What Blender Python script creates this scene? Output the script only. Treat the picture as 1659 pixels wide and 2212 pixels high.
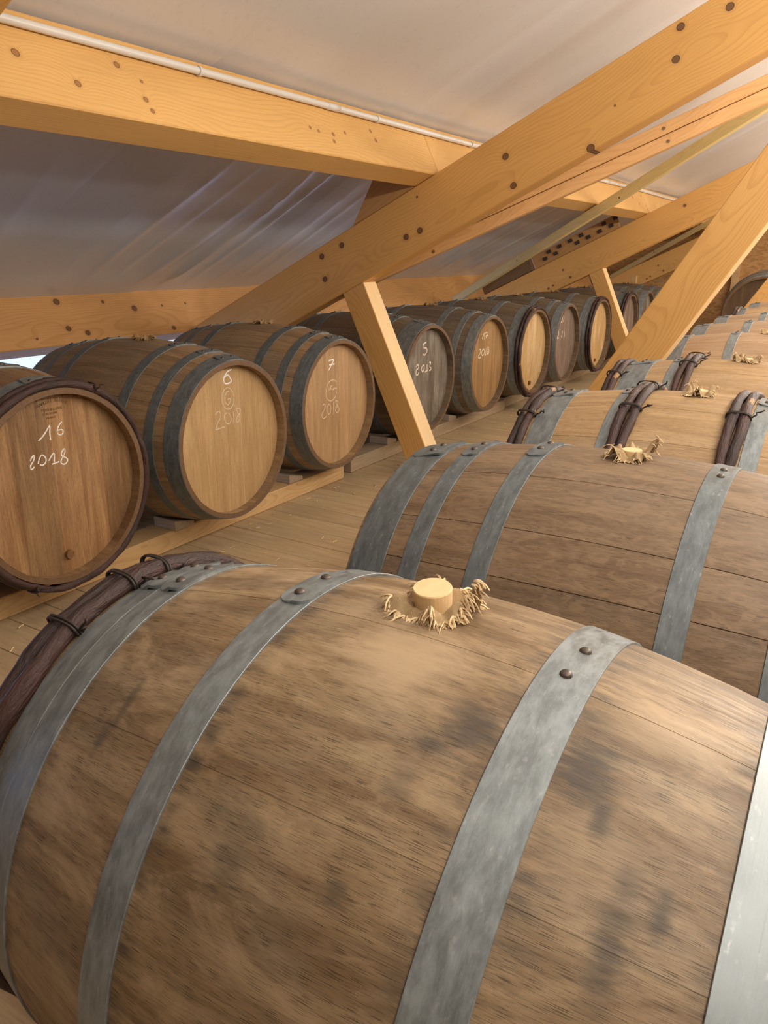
import bpy, bmesh, math, random
from mathutils import Vector, Matrix
random.seed(7)
for o in list(bpy.data.objects): bpy.data.objects.remove(o)
SC = bpy.context.scene
COL = SC.collection
R = math.radians
CAMZ = 1.1                      # camera height over the floor

# ------------------------------------------------------------ camera
cam = bpy.data.cameras.new('camera'); camo = bpy.data.objects.new('camera', cam); COL.objects.link(camo)
cam.sensor_fit = 'HORIZONTAL'; cam.sensor_width = 36.0; cam.lens = 36.0 * 1662.0 / 1659.0
cam.clip_start = 0.02; cam.clip_end = 200
yaw, pitch, roll = R(31.30), R(18.61), R(0.254)
f0 = Vector((-math.sin(yaw), math.cos(yaw), 0)); r0 = Vector((math.cos(yaw), math.sin(yaw), 0)); u0 = Vector((0, 0, 1))
fw = f0 * math.cos(pitch) - u0 * math.sin(pitch); up = u0 * math.cos(pitch) + f0 * math.sin(pitch)
rr = r0 * math.cos(roll) + up * math.sin(roll); uu = up * math.cos(roll) - r0 * math.sin(roll)
camo.matrix_world = Matrix(((rr.x, uu.x, -fw.x, 0), (rr.y, uu.y, -fw.y, 0), (rr.z, uu.z, -fw.z, CAMZ), (0, 0, 0, 1)))
SC.camera = camo

# ------------------------------------------------------------ world, lights, exposure
W = bpy.data.worlds.new('sky'); SC.world = W; W.use_nodes = True
bg = W.node_tree.nodes['Background']; bg.inputs[0].default_value = (0.56, 0.66, 0.95, 1); bg.inputs[1].default_value = 2.4
SC.view_settings.view_transform = 'Standard'; SC.view_settings.look = 'None'
SC.view_settings.exposure = 0.2; SC.view_settings.gamma = 1.0; SC.view_settings.use_curve_mapping = False
def area(name, loc, sx, sy, power, col, rot=(0, 0, 0)):
    l = bpy.data.lights.new(name, 'AREA'); l.shape = 'RECTANGLE'; l.size = sx; l.size_y = sy; l.energy = power; l.color = col
    o = bpy.data.objects.new(name, l); COL.objects.link(o); o.location = loc; o.rotation_euler = rot
    return o
WARM = (1.0, 0.93, 0.82)
# a row of bare fluorescent tubes hung above the right-hand barrels, just outside the right edge of the photograph
def lamp(name, loc, power, col, rad):
    l = bpy.data.lights.new(name, 'POINT'); l.energy = power; l.color = col; l.shadow_soft_size = rad
    o = bpy.data.objects.new(name, l); COL.objects.link(o); o.location = loc
for k in range(18): lamp('tube_light', (0.64, -0.30 + 0.62 * k, 1.86), 24, WARM, 0.06)
# fill lamps added unseen on the far side, softening the purlin's shade
for k in range(8): lamp('far_fill_light', (3.9, 1.6 + 1.25 * k, 1.75), 34, (1.0, 0.93, 0.84), 0.1)

# ------------------------------------------------------------ material helpers
class MB:
    def __init__(s, name):
        s.m = bpy.data.materials.new(name); s.m.use_nodes = True; s.t = s.m.node_tree
        s.b = s.t.nodes['Principled BSDF']
    def n(s, typ, ins=None, **pr):
        d = s.t.nodes.new(typ)
        for k, v in pr.items(): setattr(d, k, v)
        for k, v in (ins or {}).items(): s.put(d.inputs[k], v)
        return d
    def put(s, sock, v):
        if isinstance(v, bpy.types.NodeSocket): s.t.links.new(v, sock)
        elif isinstance(v, bpy.types.Node): s.t.links.new(v.outputs[0], sock)
        elif isinstance(v, (tuple, list)):
            if sock.type == 'RGBA' and len(v) == 3: v = (*v, 1)
            sock.default_value = v
        else:
            sock.default_value = v if sock.type not in ('RGBA', 'VECTOR') else ((v, v, v, 1) if sock.type == 'RGBA' else (v, v, v))
    def math(s, op, a, b=0.0, c=0.0, clamp=False):
        d = s.n('ShaderNodeMath', {0: a, 1: b, 2: c}, operation=op); d.use_clamp = clamp; return d.outputs[0]
    def vmath(s, op, a, b=(0, 0, 0)):
        d = s.n('ShaderNodeVectorMath', {0: a, 1: b}, operation=op)
        return d.outputs['Value'] if op in ('LENGTH', 'DISTANCE', 'DOT_PRODUCT') else d.outputs[0]
    def mix(s, f, a, b, mode='MIX'):
        d = s.n('ShaderNodeMix', data_type='RGBA', blend_type=mode)
        s.put(d.inputs[0], f); s.put(d.inputs[6], a); s.put(d.inputs[7], b); return d.outputs[2]
    def ramp(s, f, lo, hi, a=0.0, b=1.0):
        d = s.n('ShaderNodeMapRange', {0: f, 1: lo, 2: hi, 3: a, 4: b}); d.interpolation_type = 'SMOOTHSTEP'; return d.outputs[0]
    def noise(s, vec, scale=(1, 1, 1), detail=3.0, rough=0.55, dist=0.0):
        mp = s.n('ShaderNodeMapping', {0: vec, 3: scale})
        return s.n('ShaderNodeTexNoise', {'Vector': mp.outputs[0], 'Scale': 1.0, 'Detail': detail, 'Roughness': rough, 'Distortion': dist}).outputs[0]
    def uv(s): return s.n('ShaderNodeTexCoord').outputs['UV']
    def obj(s, ref=None):
        d = s.n('ShaderNodeTexCoord')
        if ref: d.object = ref
        return d.outputs['Object']
    def rnd(s): return s.n('ShaderNodeObjectInfo').outputs['Random']
    def bump(s, h, strength=0.3, dist=0.002):
        s.put(s.b.inputs['Normal'], s.n('ShaderNodeBump', {'Strength': strength, 'Distance': dist, 'Height': h}).outputs[0])
    def set(s, **k):
        for a, v in k.items(): s.put(s.b.inputs[a.replace('_', ' ')], v)

def oak(name, light, dark, grey=(0.22, 0.18, 0.14), greyamt=0.5, pores=0.6, ref=None, spots=(), scuff=(), rnd_amt=0.22, hoop_edges=(), along=1.0, fleck=0.0, rough=0.58, cont=False, pscale=(60, 900), mottle=0.0):
    """UV: u along the grain in metres, v across."""
    M = MB(name); uv = M.uv(); r = M.rnd()
    off = M.n('ShaderNodeCombineXYZ', {0: M.math('MULTIPLY', r, 17.3), 1: M.math('MULTIPLY', r, 31.7), 2: M.math('MULTIPLY', r, 11.0)}).outputs[0]
    p = M.vmath('ADD', uv, off)
    if cont:
        q = M.n('ShaderNodeSeparateXYZ', {0: M.obj(ref)})
        p = M.n('ShaderNodeCombineXYZ', {0: M.math('ADD', q.outputs[0], M.math('MULTIPLY', M.math('ARCTAN2', q.outputs[2], M.math('MULTIPLY', q.outputs[1], -1.0)), 0.03)), 1: M.math('MULTIPLY', M.math('ARCTAN2', q.outputs[2], M.math('MULTIPLY', q.outputs[1], -1.0)), 0.35), 2: 0.0}).outputs[0]
    n1 = M.noise(p, (2.2 * along, 26, 1), 5, 0.6, 0.6)
    n2 = M.noise(p, (9, 150, 1), 3, 0.6)
    n3 = M.noise(p, (pscale[0], pscale[1], 1), 1, 0.4)
    pt = M.noise(p, (4.5, 7, 1), 5, 0.62)
    c = M.mix(M.ramp(n1, 0.3, 0.72), dark, light)
    c = M.mix(M.math('MULTIPLY', M.ramp(n2, 0.35, 0.75), 0.4), c, tuple(x * 0.62 for x in dark))
    c = M.mix(M.math('MULTIPLY', M.ramp(pt, 0.42, 0.72), greyamt), c, grey)
    c = M.mix(M.math('MULTIPLY', M.ramp(n3, 0.57, 0.64), pores), c, tuple(x * 0.30 for x in dark))
    if mottle:
        m1 = M.noise(p, (7, 16, 1), 6, 0.7, 0.5); m2 = M.noise(M.vmath('ADD', p, (3.7, 1.9, 0)), (13, 30, 1), 5, 0.7)
        c = M.mix(M.math('MULTIPLY', M.ramp(m1, 0.45, 0.68), mottle), c, tuple(min(1, x * 1.22 + 0.03) for x in light))
        c = M.mix(M.math('MULTIPLY', M.ramp(m2, 0.52, 0.72), mottle * 0.8), c, tuple(x * 0.85 for x in dark))
    if fleck:
        fl = M.noise(p, (16, 40, 1), 2, 0.5, 2.5)
        c = M.mix(M.math('MULTIPLY', M.ramp(fl, 0.5, 0.62), fleck), c, tuple(min(1, x * 1.25) for x in light))
    v = M.math('ADD', 1.0 - rnd_amt / 2, M.math('MULTIPLY', r, rnd_amt))
    c = M.mix(1.0, c, M.n('ShaderNodeCombineColor', {0: v, 1: v, 2: v}).outputs[0], 'MULTIPLY')
    if ref is not None:
        q = M.n('ShaderNodeSeparateXYZ', {0: M.obj(ref)})
        X = q.outputs[0]; A = M.math('ARCTAN2', q.outputs[2], M.math('MULTIPLY', q.outputs[1], -1.0))
        P = M.n('ShaderNodeCombineXYZ', {0: X, 1: M.math('MULTIPLY', A, 0.35), 2: 0.0}).outputs[0]
        wob = M.noise(P, (16, 70, 1), 5, 0.72)
        wob2 = M.noise(P, (10, 40, 1), 5, 0.7)
        acc = None
        for (x, a, rx, ra, amt) in spots:
            d = M.vmath('LENGTH', M.vmath('MULTIPLY', M.vmath('SUBTRACT', P, (x, R(a) * 0.35, 0)), (1 / rx, 1 / ra, 0)))
            d = M.math('ADD', d, M.math('MULTIPLY', M.math('SUBTRACT', wob, 0.5), 3.6))
            k = M.math('MULTIPLY', M.ramp(d, 1.7, 0.1), amt)
            acc = k if acc is None else M.math('MAXIMUM', acc, k)
        for (x, w, amt) in hoop_edges:
            d = M.math('ABSOLUTE', M.math('SUBTRACT', X, x))
            k = M.math('MULTIPLY', M.math('MULTIPLY', M.ramp(d, w, 0.0), M.ramp(wob2, 0.38, 0.68)), amt)
            acc = k if acc is None else M.math('MAXIMUM', acc, k)
        for (x, a, rx, ra, amt) in scuff:
            d = M.vmath('LENGTH', M.vmath('MULTIPLY', M.vmath('SUBTRACT', P, (x, R(a) * 0.35, 0)), (1 / rx, 1 / ra, 0)))
            d = M.math('ADD', d, M.math('MULTIPLY', M.math('SUBTRACT', wob, 0.5), 1.6))
            c = M.mix(M.math('MULTIPLY', M.ramp(d, 1.2, 0.2), amt), c, (0.42, 0.30, 0.18))
        if acc is not None: c = M.mix(acc, c, (0.035, 0.030, 0.027))
    M.set(Base_Color=c, Roughness=M.ramp(n2, 0.3, 0.8, rough - 0.08, rough + 0.1))
    h = M.math('ADD', M.math('MULTIPLY', n2, 0.5), M.math('MULTIPLY', M.ramp(n3, 0.66, 0.52), 0.6))
    M.bump(h, 0.22, 0.0012)
    return M.m

def pine(name, light, dark, knots=(), ringf=75.0, tilt=0.03, pith=(0.09, -0.06), knotcol=(0.12, 0.055, 0.018), seed=0.0, contrast=0.55, rough=0.55, blotch=0.25, axis=None):
    """object coordinates: x along the timber, y thickness, z depth; knots = (x, z, radius)"""
    M = MB(name); p = M.obj(); r = M.rnd()
    s = M.n('ShaderNodeSeparateXYZ', {0: p}); X, Y, Z = s.outputs
    kd = None
    if knots:
        P2 = M.n('ShaderNodeCombineXYZ', {0: X, 1: 0.0, 2: Z}).outputs[0]
        for (kx, kz, kr) in knots:
            d = M.math('MULTIPLY', M.vmath('LENGTH', M.vmath('MULTIPLY', M.vmath('SUBTRACT', P2, (kx, 0, kz)), (0.9, 1, 1))), 1.0 / kr)
            kd = d if kd is None else M.math('MINIMUM', kd, d)
    if axis is None:
        w1 = M.noise(p, (1.3, 3, 3), 2, 0.5); w2 = M.noise(M.vmath('ADD', p, (7.1 + seed, 3.3, 1.7)), (0.9, 2.5, 2.5), 2, 0.5)
    else:
        w1 = M.noise(p, (1.3, 3, 3), 2, 0.5); w2 = w1
    yy = M.math('ADD', M.math('ADD', Y, pith[0]), M.math('ADD', M.math('MULTIPLY', X, tilt), M.math('MULTIPLY', M.math('SUBTRACT', w1, 0.5), 0.16)))
    zz = M.math('ADD', M.math('ADD', Z, pith[1]), M.math('MULTIPLY', M.math('SUBTRACT', w2, 0.5), 0.22))
    if kd is not None:
        zz = M.math('ADD', zz, M.math('MULTIPLY', M.math('POWER', 2.718, M.math('MULTIPLY', kd, -0.55)), 0.05))
    rad = M.math('SQRT', M.math('ADD', M.math('MULTIPLY', yy, yy), M.math('MULTIPLY', zz, zz)))
    rad = M.math('ADD', rad, M.math('MULTIPLY', r, 0.3))
    ring = M.math('FRACT', M.math('MULTIPLY', rad, ringf))
    late = M.math('MULTIPLY', M.ramp(ring, 0.45, 0.95), M.ramp(ring, 1.0, 0.96))
    fine = M.noise(p, (5, 180, 180), 3, 0.6)
    bl = M.noise(p, (1.6, 7, 7), 4, 0.6)
    c = M.mix(M.math('MULTIPLY', late, contrast), light, dark)
    c = M.mix(M.math('MULTIPLY', M.ramp(fine, 0.4, 0.75), 0.28), c, dark)
    c = M.mix(M.math('MULTIPLY', M.ramp(bl, 0.45, 0.75), blotch), c, tuple(x * 0.7 for x in dark))
    if kd is not None:
        kr_ = M.math('FRACT', M.math('MULTIPLY', kd, 3.2))
        kc = M.mix(M.math('MULTIPLY', kr_, 0.6), knotcol, tuple(min(1, x * 2.6) for x in knotcol))
        kc = M.mix(M.ramp(kd, 0.78, 0.95), kc, tuple(x * 0.35 for x in knotcol))
        c = M.mix(M.ramp(kd, 2.2, 1.0, 0, 0.25), c, tuple(x * 0.75 for x in dark))
        c = M.mix(M.ramp(kd, 1.06, 0.98), c, kc)
    M.set(Base_Color=c, Roughness=rough)
    M.bump(M.math('ADD', fine, M.math('MULTIPLY', late, 0.4)), 0.12, 0.001)
    return M.m

def galv(name, col=(0.225, 0.25, 0.258), metallic=0.45, rough=0.44, blot=0.5):
    M = MB(name); uv = M.uv(); r = M.rnd()
    p = M.vmath('ADD', uv, M.n('ShaderNodeCombineXYZ', {0: M.math('MULTIPLY', r, 13.0), 1: M.math('MULTIPLY', r, 7.0), 2: 0.0}).outputs[0])
    b1 = M.noise(p, (22, 60, 1), 6, 0.72); b2 = M.noise(p, (5, 520, 1), 2, 0.6); b3 = M.noise(p, (70, 130, 1), 3, 0.6)
    c = M.mix(M.ramp(b1, 0.32, 0.7), tuple(x * (1 - blot * 0.55) for x in col), tuple(min(1, x * 1.28) for x in col))
    c = M.mix(M.math('MULTIPLY', M.ramp(b2, 0.6, 0.75), 0.22), c, tuple(x * 0.5 for x in col))
    c = M.mix(M.math('MULTIPLY', M.ramp(b3, 0.58, 0.72), 0.25), c, (0.5, 0.5, 0.48))
    rust = M.noise(p, (7, 22, 1), 4, 0.7)
    c = M.mix(M.math('MULTIPLY', M.ramp(rust, 0.68, 0.8), 0.5), c, (0.16, 0.10, 0.055))
    M.set(Base_Color=c, Metallic=metallic, Roughness=M.ramp(b1, 0.3, 0.7, rough - 0.07, rough + 0.12))
    M.bump(M.math('ADD', b2, M.math('MULTIPLY', b3, 0.5)), 0.06, 0.0006)
    return M.m

def plain(name, col, rough=0.6, metallic=0.0, nscale=30.0, amt=0.35, bump=0.15, dark=None):
    M = MB(name); p = M.obj()
    n = M.noise(p, (nscale,) * 3, 4, 0.6)
    c = M.mix(M.math('MULTIPLY', M.ramp(n, 0.35, 0.7), amt), col, dark or tuple(x * 0.5 for x in col))
    M.set(Base_Color=c, Roughness=rough, Metallic=metallic); M.bump(n, bump, 0.002)
    return M.m

def bark(name):
    M = MB(name); uv = M.uv(); r = M.rnd()
    p = M.vmath('ADD', uv, M.n('ShaderNodeCombineXYZ', {0: M.math('MULTIPLY', r, 9.0), 1: 0.0, 2: 0.0}).outputs[0])
    n1 = M.noise(p, (7, 30, 1), 4, 0.6); n2 = M.noise(p, (30, 160, 1), 4, 0.65); n3 = M.noise(p, (9, 14, 1), 4, 0.6)
    c = M.mix(M.ramp(n1, 0.3, 0.7), (0.018, 0.008, 0.007), (0.062, 0.026, 0.021))
    c = M.mix(M.math('MULTIPLY', M.ramp(n2, 0.55, 0.72), 0.25), c, (0.12, 0.072, 0.05))
    c = M.mix(M.math('MULTIPLY', M.ramp(n3, 0.655, 0.70), 0.9), c, (0.36, 0.20, 0.085))
    M.set(Base_Color=c, Roughness=0.55); M.bump(n2, 0.9, 0.005)
    return M.m

def burlap(name, col, dk):
    M = MB(name); uv = M.uv()
    s = M.n('ShaderNodeSeparateXYZ', {0: uv})
    a = M.math('SINE', M.math('MULTIPLY', s.outputs[0], 6200.0)); b = M.math('SINE', M.math('MULTIPLY', s.outputs[1], 6200.0))
    w = M.math('MULTIPLY', M.math('MULTIPLY', a, b), 0.5)
    n = M.noise(uv, (60, 60, 1), 3, 0.6)
    c = M.mix(M.ramp(M.math('ADD', M.math('MULTIPLY', w, 0.6), n), 0.2, 0.8), dk, col)
    M.set(Base_Color=c, Roughness=0.85); M.bump(w, 0.7, 0.002)
    return M.m

def chalk(name, col):
    M = MB(name); n = M.noise(M.obj(), (260, 260, 120), 3, 0.6)
    M.set(Base_Color=M.mix(M.ramp(n, 0.32, 0.5), (0.5, 0.37, 0.24), col), Roughness=0.9)
    return M.m

def membrane(name):
    M = MB(name); p = M.obj()
    n1 = M.noise(p, (0.8, 0.6, 0.8), 3, 0.5); n2 = M.noise(p, (40, 40, 40), 3, 0.6)
    c = M.mix(M.ramp(n1, 0.35, 0.7), (0.64, 0.645, 0.67), (0.74, 0.74, 0.76))
    c = M.mix(M.math('MULTIPLY', M.ramp(n2, 0.5, 0.8), 0.10), c, (0.25, 0.23, 0.22))
    M.set(Base_Color=c, Roughness=0.24, Specular_IOR_Level=0.7)
    M.bump(n2, 0.04, 0.001)
    return M.m

def osb(name):
    M = MB(name); p = M.obj()
    wob = M.n('ShaderNodeTexNoise', {'Vector': p, 'Scale': 9.0, 'Detail': 2.0}).outputs[1]
    q = M.vmath('ADD', p, M.vmath('MULTIPLY', wob, (0.12, 0.12, 0.12)))
    a = M.n('ShaderNodeMapping', {0: q, 2: (0, R(35), 0), 3: (19, 1, 62)}); b = M.n('ShaderNodeMapping', {0: q, 2: (0, R(-50), 0), 3: (17, 1, 56)})
    va = M.n('ShaderNodeTexVoronoi', {'Vector': a.outputs[0], 'Scale': 1.0}).outputs[1]; vb = M.n('ShaderNodeTexVoronoi', {'Vector': b.outputs[0], 'Scale': 1.0}).outputs[1]
    ga = M.n('ShaderNodeSeparateColor', {0: va}).outputs; gb = M.n('ShaderNodeSeparateColor', {0: vb}).outputs
    g = M.mix(M.ramp(ga[1], 0.48, 0.52), ga[0], gb[0])
    c = M.mix(g, (0.36, 0.18, 0.055), (0.56, 0.32, 0.12))
    M.set(Base_Color=c, Roughness=0.6); M.bump(g, 0.3, 0.003)
    return M.m

# ------------------------------------------------------------ object helpers
def link(o, parent=None):
    COL.objects.link(o)
    if parent is not None: o.parent = parent
    return o
def mesh_obj(name, me, mat=None, parent=None, objslot=False, mat2=None):
    o = bpy.data.objects.new(name, me); link(o, parent)
    if mat2 is not None and len(me.materials) < 2:
        while len(me.materials) < 2: me.materials.append(mat2)
    if mat is not None:
        if objslot:
            if not me.materials: me.materials.append(None)
            o.material_slots[0].link = 'OBJECT'; o.material_slots[0].material = mat
        elif not me.materials: me.materials.append(mat)
    return o
def tag(o, label=None, cat=None, group=None, kind=None):
    if label: o['label'] = label
    if cat: o['category'] = cat
    if group: o['group'] = group
    if kind: o['kind'] = kind
    return o
def empty(name, loc, rz=0.0):
    o = bpy.data.objects.new(name, None); o.empty_display_size = 0.1; link(o); o.location = loc; o.rotation_euler = (0, 0, rz); return o
def from_data(name, v, f, smooth=False, uvs=None):
    me = bpy.data.meshes.new(name); me.from_pydata([tuple(a) for a in v], [], f)
    if uvs is not None:
        L = me.uv_layers.new(name='UVMap')
        for lp in me.loops: L.data[lp.index].uv = uvs[lp.vertex_index]
    if smooth:
        for p in me.polygons: p.use_smooth = True
    me.update(); return me
def bevel_box(name, sx, sy, sz, bev=0.003, segs=1, origin=(0, 0, 0)):
    bm = bmesh.new(); bmesh.ops.create_cube(bm, size=1.0)
    for v in bm.verts: v.co = Vector((v.co.x * sx + origin[0], v.co.y * sy + origin[1], v.co.z * sz + origin[2]))
    if bev: bmesh.ops.bevel(bm, geom=bm.edges[:], offset=bev, segments=segs, affect='EDGES', profile=0.7)
    me = bpy.data.meshes.new(name); bm.to_mesh(me); bm.free(); return me
def join_mesh(name, parts):
    """parts: list of (verts, faces)"""
    V, F = [], []
    for v, f in parts:
        k = len(V); V += list(v); F += [tuple(i + k for i in q) for q in f]
    return from_data(name, V, F)
def tube(pts, rad, n=6, cap=True):
    """tube along a polyline -> verts, faces, uvs"""
    V, F, U = [], [], []; L = 0.0; m = len(pts)
    prev = None
    for i, p in enumerate(pts):
        a = pts[max(i - 1, 0)]; b = pts[min(i + 1, m - 1)]
        t = (b - a); t = t.normalized() if t.length > 1e-9 else Vector((1, 0, 0))
        if prev is None:
            ref = Vector((0, 0, 1)) if abs(t.z) < 0.9 else Vector((1, 0, 0))
            x = t.cross(ref).normalized()
        else:
            x = (prev - t * prev.dot(t)); x = x.normalized() if x.length > 1e-9 else t.orthogonal().normalized()
        prev = x; y = t.cross(x)
        if i: L += (pts[i] - pts[i - 1]).length
        rd = rad[i] if isinstance(rad, (list, tuple)) else rad
        for k in range(n):
            an = 2 * math.pi * k / n; V.append(p + (x * math.cos(an) + y * math.sin(an)) * rd); U.append((L, an * rd))
    for i in range(m - 1):
        for k in range(n):
            F.append((i * n + k, i * n + (k + 1) % n, (i + 1) * n + (k + 1) % n, (i + 1) * n + k))
    if cap: F.append(tuple(range(n - 1, -1, -1))); F.append(tuple((m - 1) * n + k for k in range(n)))
    return V, F, U

# ------------------------------------------------------------ materials
LP, DP = (0.70, 0.385, 0.115), (0.50, 0.24, 0.058)
def at_knots(n, x0, x1, z0, z1, r0=0.008, r1=0.014, seed=1):
    g = random.Random(seed); return [(g.uniform(x0, x1), g.uniform(z0, z1), g.uniform(r0, r1)) for _ in range(n)]
GALV = galv('galvanised_steel')
GALV2 = galv('galvanised_steel_dull', (0.15, 0.172, 0.18), 0.4, 0.48)
RIVET = plain('rivet_steel', (0.13, 0.105, 0.09), 0.45, 0.7, 200, 0.6, 0.3)
BARK = bark('willow_bark')
TIE = plain('willow_tie', (0.028, 0.018, 0.014), 0.6, 0, 200, 0.4)
CORK = plain('cork_stopper', (0.74, 0.53, 0.285), 0.75, 0, 60, 0.35, 0.2, (0.52, 0.32, 0.14))
BURLAP = burlap('burlap_weave', (0.68, 0.50, 0.285), (0.42, 0.265, 0.12))
FRAY = plain('burlap_thread', (0.74, 0.57, 0.34), 0.85, 0, 120, 0.6, 0.2, (0.38, 0.22, 0.09))
STRAW = plain('straw_tuft', (0.40, 0.26, 0.12), 0.85, 0, 120, 0.6, 0.2, (0.2, 0.11, 0.045))
CHALK = chalk('white_chalk', (0.86, 0.84, 0.8))
CHALK_FAINT = chalk('faint_chalk', (0.70, 0.60, 0.46))
STAMP = plain('burnt_stamp', (0.05, 0.025, 0.012), 0.8, 0, 250, 0.9, 0.0, (0.20, 0.11, 0.05))
MEMB = membrane('roof_foil')
OSB = osb('oriented_strand_board')
OSBD = plain('old_boarding', (0.16, 0.10, 0.05), 0.8)
PLASTIC = plain('white_conduit', (0.72, 0.71, 0.68), 0.35, 0, 8, 0.1, 0.02)
ENDGRAIN = plain('oak_end_grain', (0.17, 0.095, 0.045), 0.7, 0, 60, 0.5)
DARKIN = plain('barrel_inner', (0.06, 0.035, 0.02), 0.8)
FLOORM = oak('floor_pine', (0.52, 0.385, 0.225), (0.43, 0.30, 0.165), (0.34, 0.26, 0.17), 0.45, 0.15, rnd_amt=0.16, rough=0.6)
RAILM = pine('rail_pine', (0.62, 0.41, 0.195), (0.42, 0.235, 0.085), ringf=150.0, tilt=0.03, contrast=0.4)
RAILG = pine('rail_grey', (0.40, 0.30, 0.19), (0.27, 0.18, 0.10), ringf=150.0, tilt=0.03, contrast=0.4)
CHOCKM = pine('chock_pine', (0.46, 0.37, 0.28), (0.32, 0.235, 0.16), contrast=0.4)

# ------------------------------------------------------------ barrels
RB, KQ = 0.35, 0.2568
PR = [RB, KQ]                                  # belly radius and taper of the barrel being built
def prof(x): return PR[0] - PR[1] * x * x
_stave = {}
def stave_mesh(L2, w, ch):
    key = (L2, round(w, 4), ch, PR[0])
    if key in _stave: return _stave[key]
    V, F, U, sm = [], [], [], []
    xs = sorted(set([-L2 + 2 * L2 * i / 16 for i in range(17)] + [L2 - 0.04, -L2 + 0.04]))
    def th(x): return 0.017 if abs(x) > L2 - 0.002 else 0.025
    e = ch * 0.8 / RB
    def grid(cols, rf, smooth):
        base = len(V); n = len(cols)
        for x in xs:
            for j, t in enumerate(cols):
                r = rf(x, j); V.append((x, r * math.sin(t), r * math.cos(t))); U.append((x, t * RB))
        for i in range(len(xs) - 1):
            for j in range(n - 1):
                a = base + i * n + j; F.append((a, a + n, a + n + 1, a + 1)); sm.append(smooth)
    nA = 6
    grid([-w / 2 + e + (w - 2 * e) * j / nA for j in range(nA + 1)], lambda x, j: prof(x), True)
    g = min(0.00025, ch * 0.3) / RB
    grid([w / 2 - e, w / 2 - g], lambda x, j: prof(x) - (ch if j else 0), False)
    grid([-w / 2 + g, -w / 2 + e], lambda x, j: prof(x) - (0 if j else ch), False)
    grid([w / 2 - g, w / 2 - g * 1.01], lambda x, j: prof(x) - (th(x) if j else ch), False)
    grid([-w / 2 + g * 1.01, -w / 2 + g], lambda x, j: prof(x) - (ch if j else th(x)), False)
    grid([w / 2 - g, 0, -w / 2 + g], lambda x, j: prof(x) - th(x), True)
    for sgn in (1, -1):
        b = len(V); x = sgn * L2; n = 5
        for q in range(n):
            t = -w / 2 + g + (w - 2 * g) * q / (n - 1)
            for r in (prof(x), prof(x) - th(x)):
                V.append((x, r * math.sin(t), r * math.cos(t))); U.append((x + r, t * RB))
        for q in range(n - 1):
            a = b + q * 2; f = (a, a + 1, a + 3, a + 2); F.append(f if sgn < 0 else f[::-1]); sm.append(False)
    me = from_data('stave', V, F, False, U)
    for p, s in zip(me.polygons, sm): p.use_smooth = s
    for p in list(me.polygons)[-8:]: p.material_index = 1      # the end grain of the stave
    _stave[key] = me; return me
_hoop = {}
def hoop_mesh(x0, x1, lap=None, N=96):
    key = (x0, x1, lap, PR[0])
    if key in _hoop: return _hoop[key]
    V, F, U, SM = [], [], [], []
    def ring(pairs, angs, smooth, closed):
        """pairs: list of (x(k), r(k)) column functions"""
        b = len(V); n = len(pairs)
        for k, a in enumerate(angs):
            for fn in pairs:
                x, r = fn(k); V.append((x, -r * math.cos(a), r * math.sin(a))); U.append((a * RB, x))
        m = len(angs)
        for k in range(m if closed else m - 1):
            for j in range(n - 1):
                p, q = b + k * n + j, b + ((k + 1) % m) * n + j
                F.append((p, p + 1, q + 1, q)); SM.append(smooth)
    A = [2 * math.pi * k / N for k in range(N)]
    to, bv = 0.0022, 0.0005
    def c(x, o): return lambda k: (x, prof(x) + o)
    ring([c(x0 + bv, to), c((x0 + x1) / 2, to), c(x1 - bv, to)], A, True, True)
    ring([c(x0, to - bv), c(x0 + bv, to)], A, False, True); ring([c(x1 - bv, to), c(x1, to - bv)], A, False, True)
    ring([c(x0, -0.0003), c(x0, to - bv)], A, False, True); ring([c(x1, to - bv), c(x1, -0.0003)], A, False, True)
    if lap:
        a0, a1 = R(lap[0]), R(lap[1]); rc = min(0.016, (x1 - x0) * 0.4)
        na = 40; s = [a0 + (a1 - a0) * (t * t * (3 - 2 * t) * 0.6 + t * 0.4) for t in [k / na for k in range(na + 1)]]
        def ins(a):
            d = min(a - a0, a1 - a) * RB
            return rc * (1 - math.sqrt(max(0, 1 - (1 - d / rc) ** 2))) if d < rc else 0.0
        L = [lambda k: (x0 + 0.0005 + ins(s[k]), prof(x0) + to + 0.0030), lambda k: (x1 - 0.0005 - ins(s[k]), prof(x1) + to + 0.0030)]
        B = [lambda k: (x0 + 0.0002 + ins(s[k]), prof(x0) + 0.001), lambda k: (x1 - 0.0002 - ins(s[k]), prof(x1) + 0.001)]
        ring(L, s, True, False); ring([B[0], L[0]], s, False, False); ring([L[1], B[1]], s, False, False)
        for k in (0, na):
            b = len(V)
            for fn in (L[0], L[1], B[1], B[0]):
                x, r = fn(k); V.append((x, -r * math.cos(s[k]), r * math.sin(s[k]))); U.append((0, x))
            F.append((b, b + 1, b + 2, b + 3)); SM.append(False)
    me = from_data('hoop', V, F, False, U)
    for p, q in zip(me.polygons, SM): p.use_smooth = q
    _hoop[key] = me; return me
def rivet_mesh(r=0.0062, h=0.0042):
    V, F = [(0, 0, h)], []; n = 12
    for j in range(1, 5):
        t = j / 4 * math.pi / 2
        for k in range(n): V.append((r * math.sin(t) * math.cos(2 * math.pi * k / n), r * math.sin(t) * math.sin(2 * math.pi * k / n), h * math.cos(t) - (0.001 if j == 4 else 0)))
    for k in range(n): F.append((0, 1 + k, 1 + (k + 1) % n))
    for j in range(3):
        for k in range(n): F.append((1 + j * n + k, 1 + (j + 1) * n + k, 1 + (j + 1) * n + (k + 1) % n, 1 + j * n + (k + 1) % n))
    return from_data('rivet', V, F, True)
RIV = rivet_mesh()
_rod = {}
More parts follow.
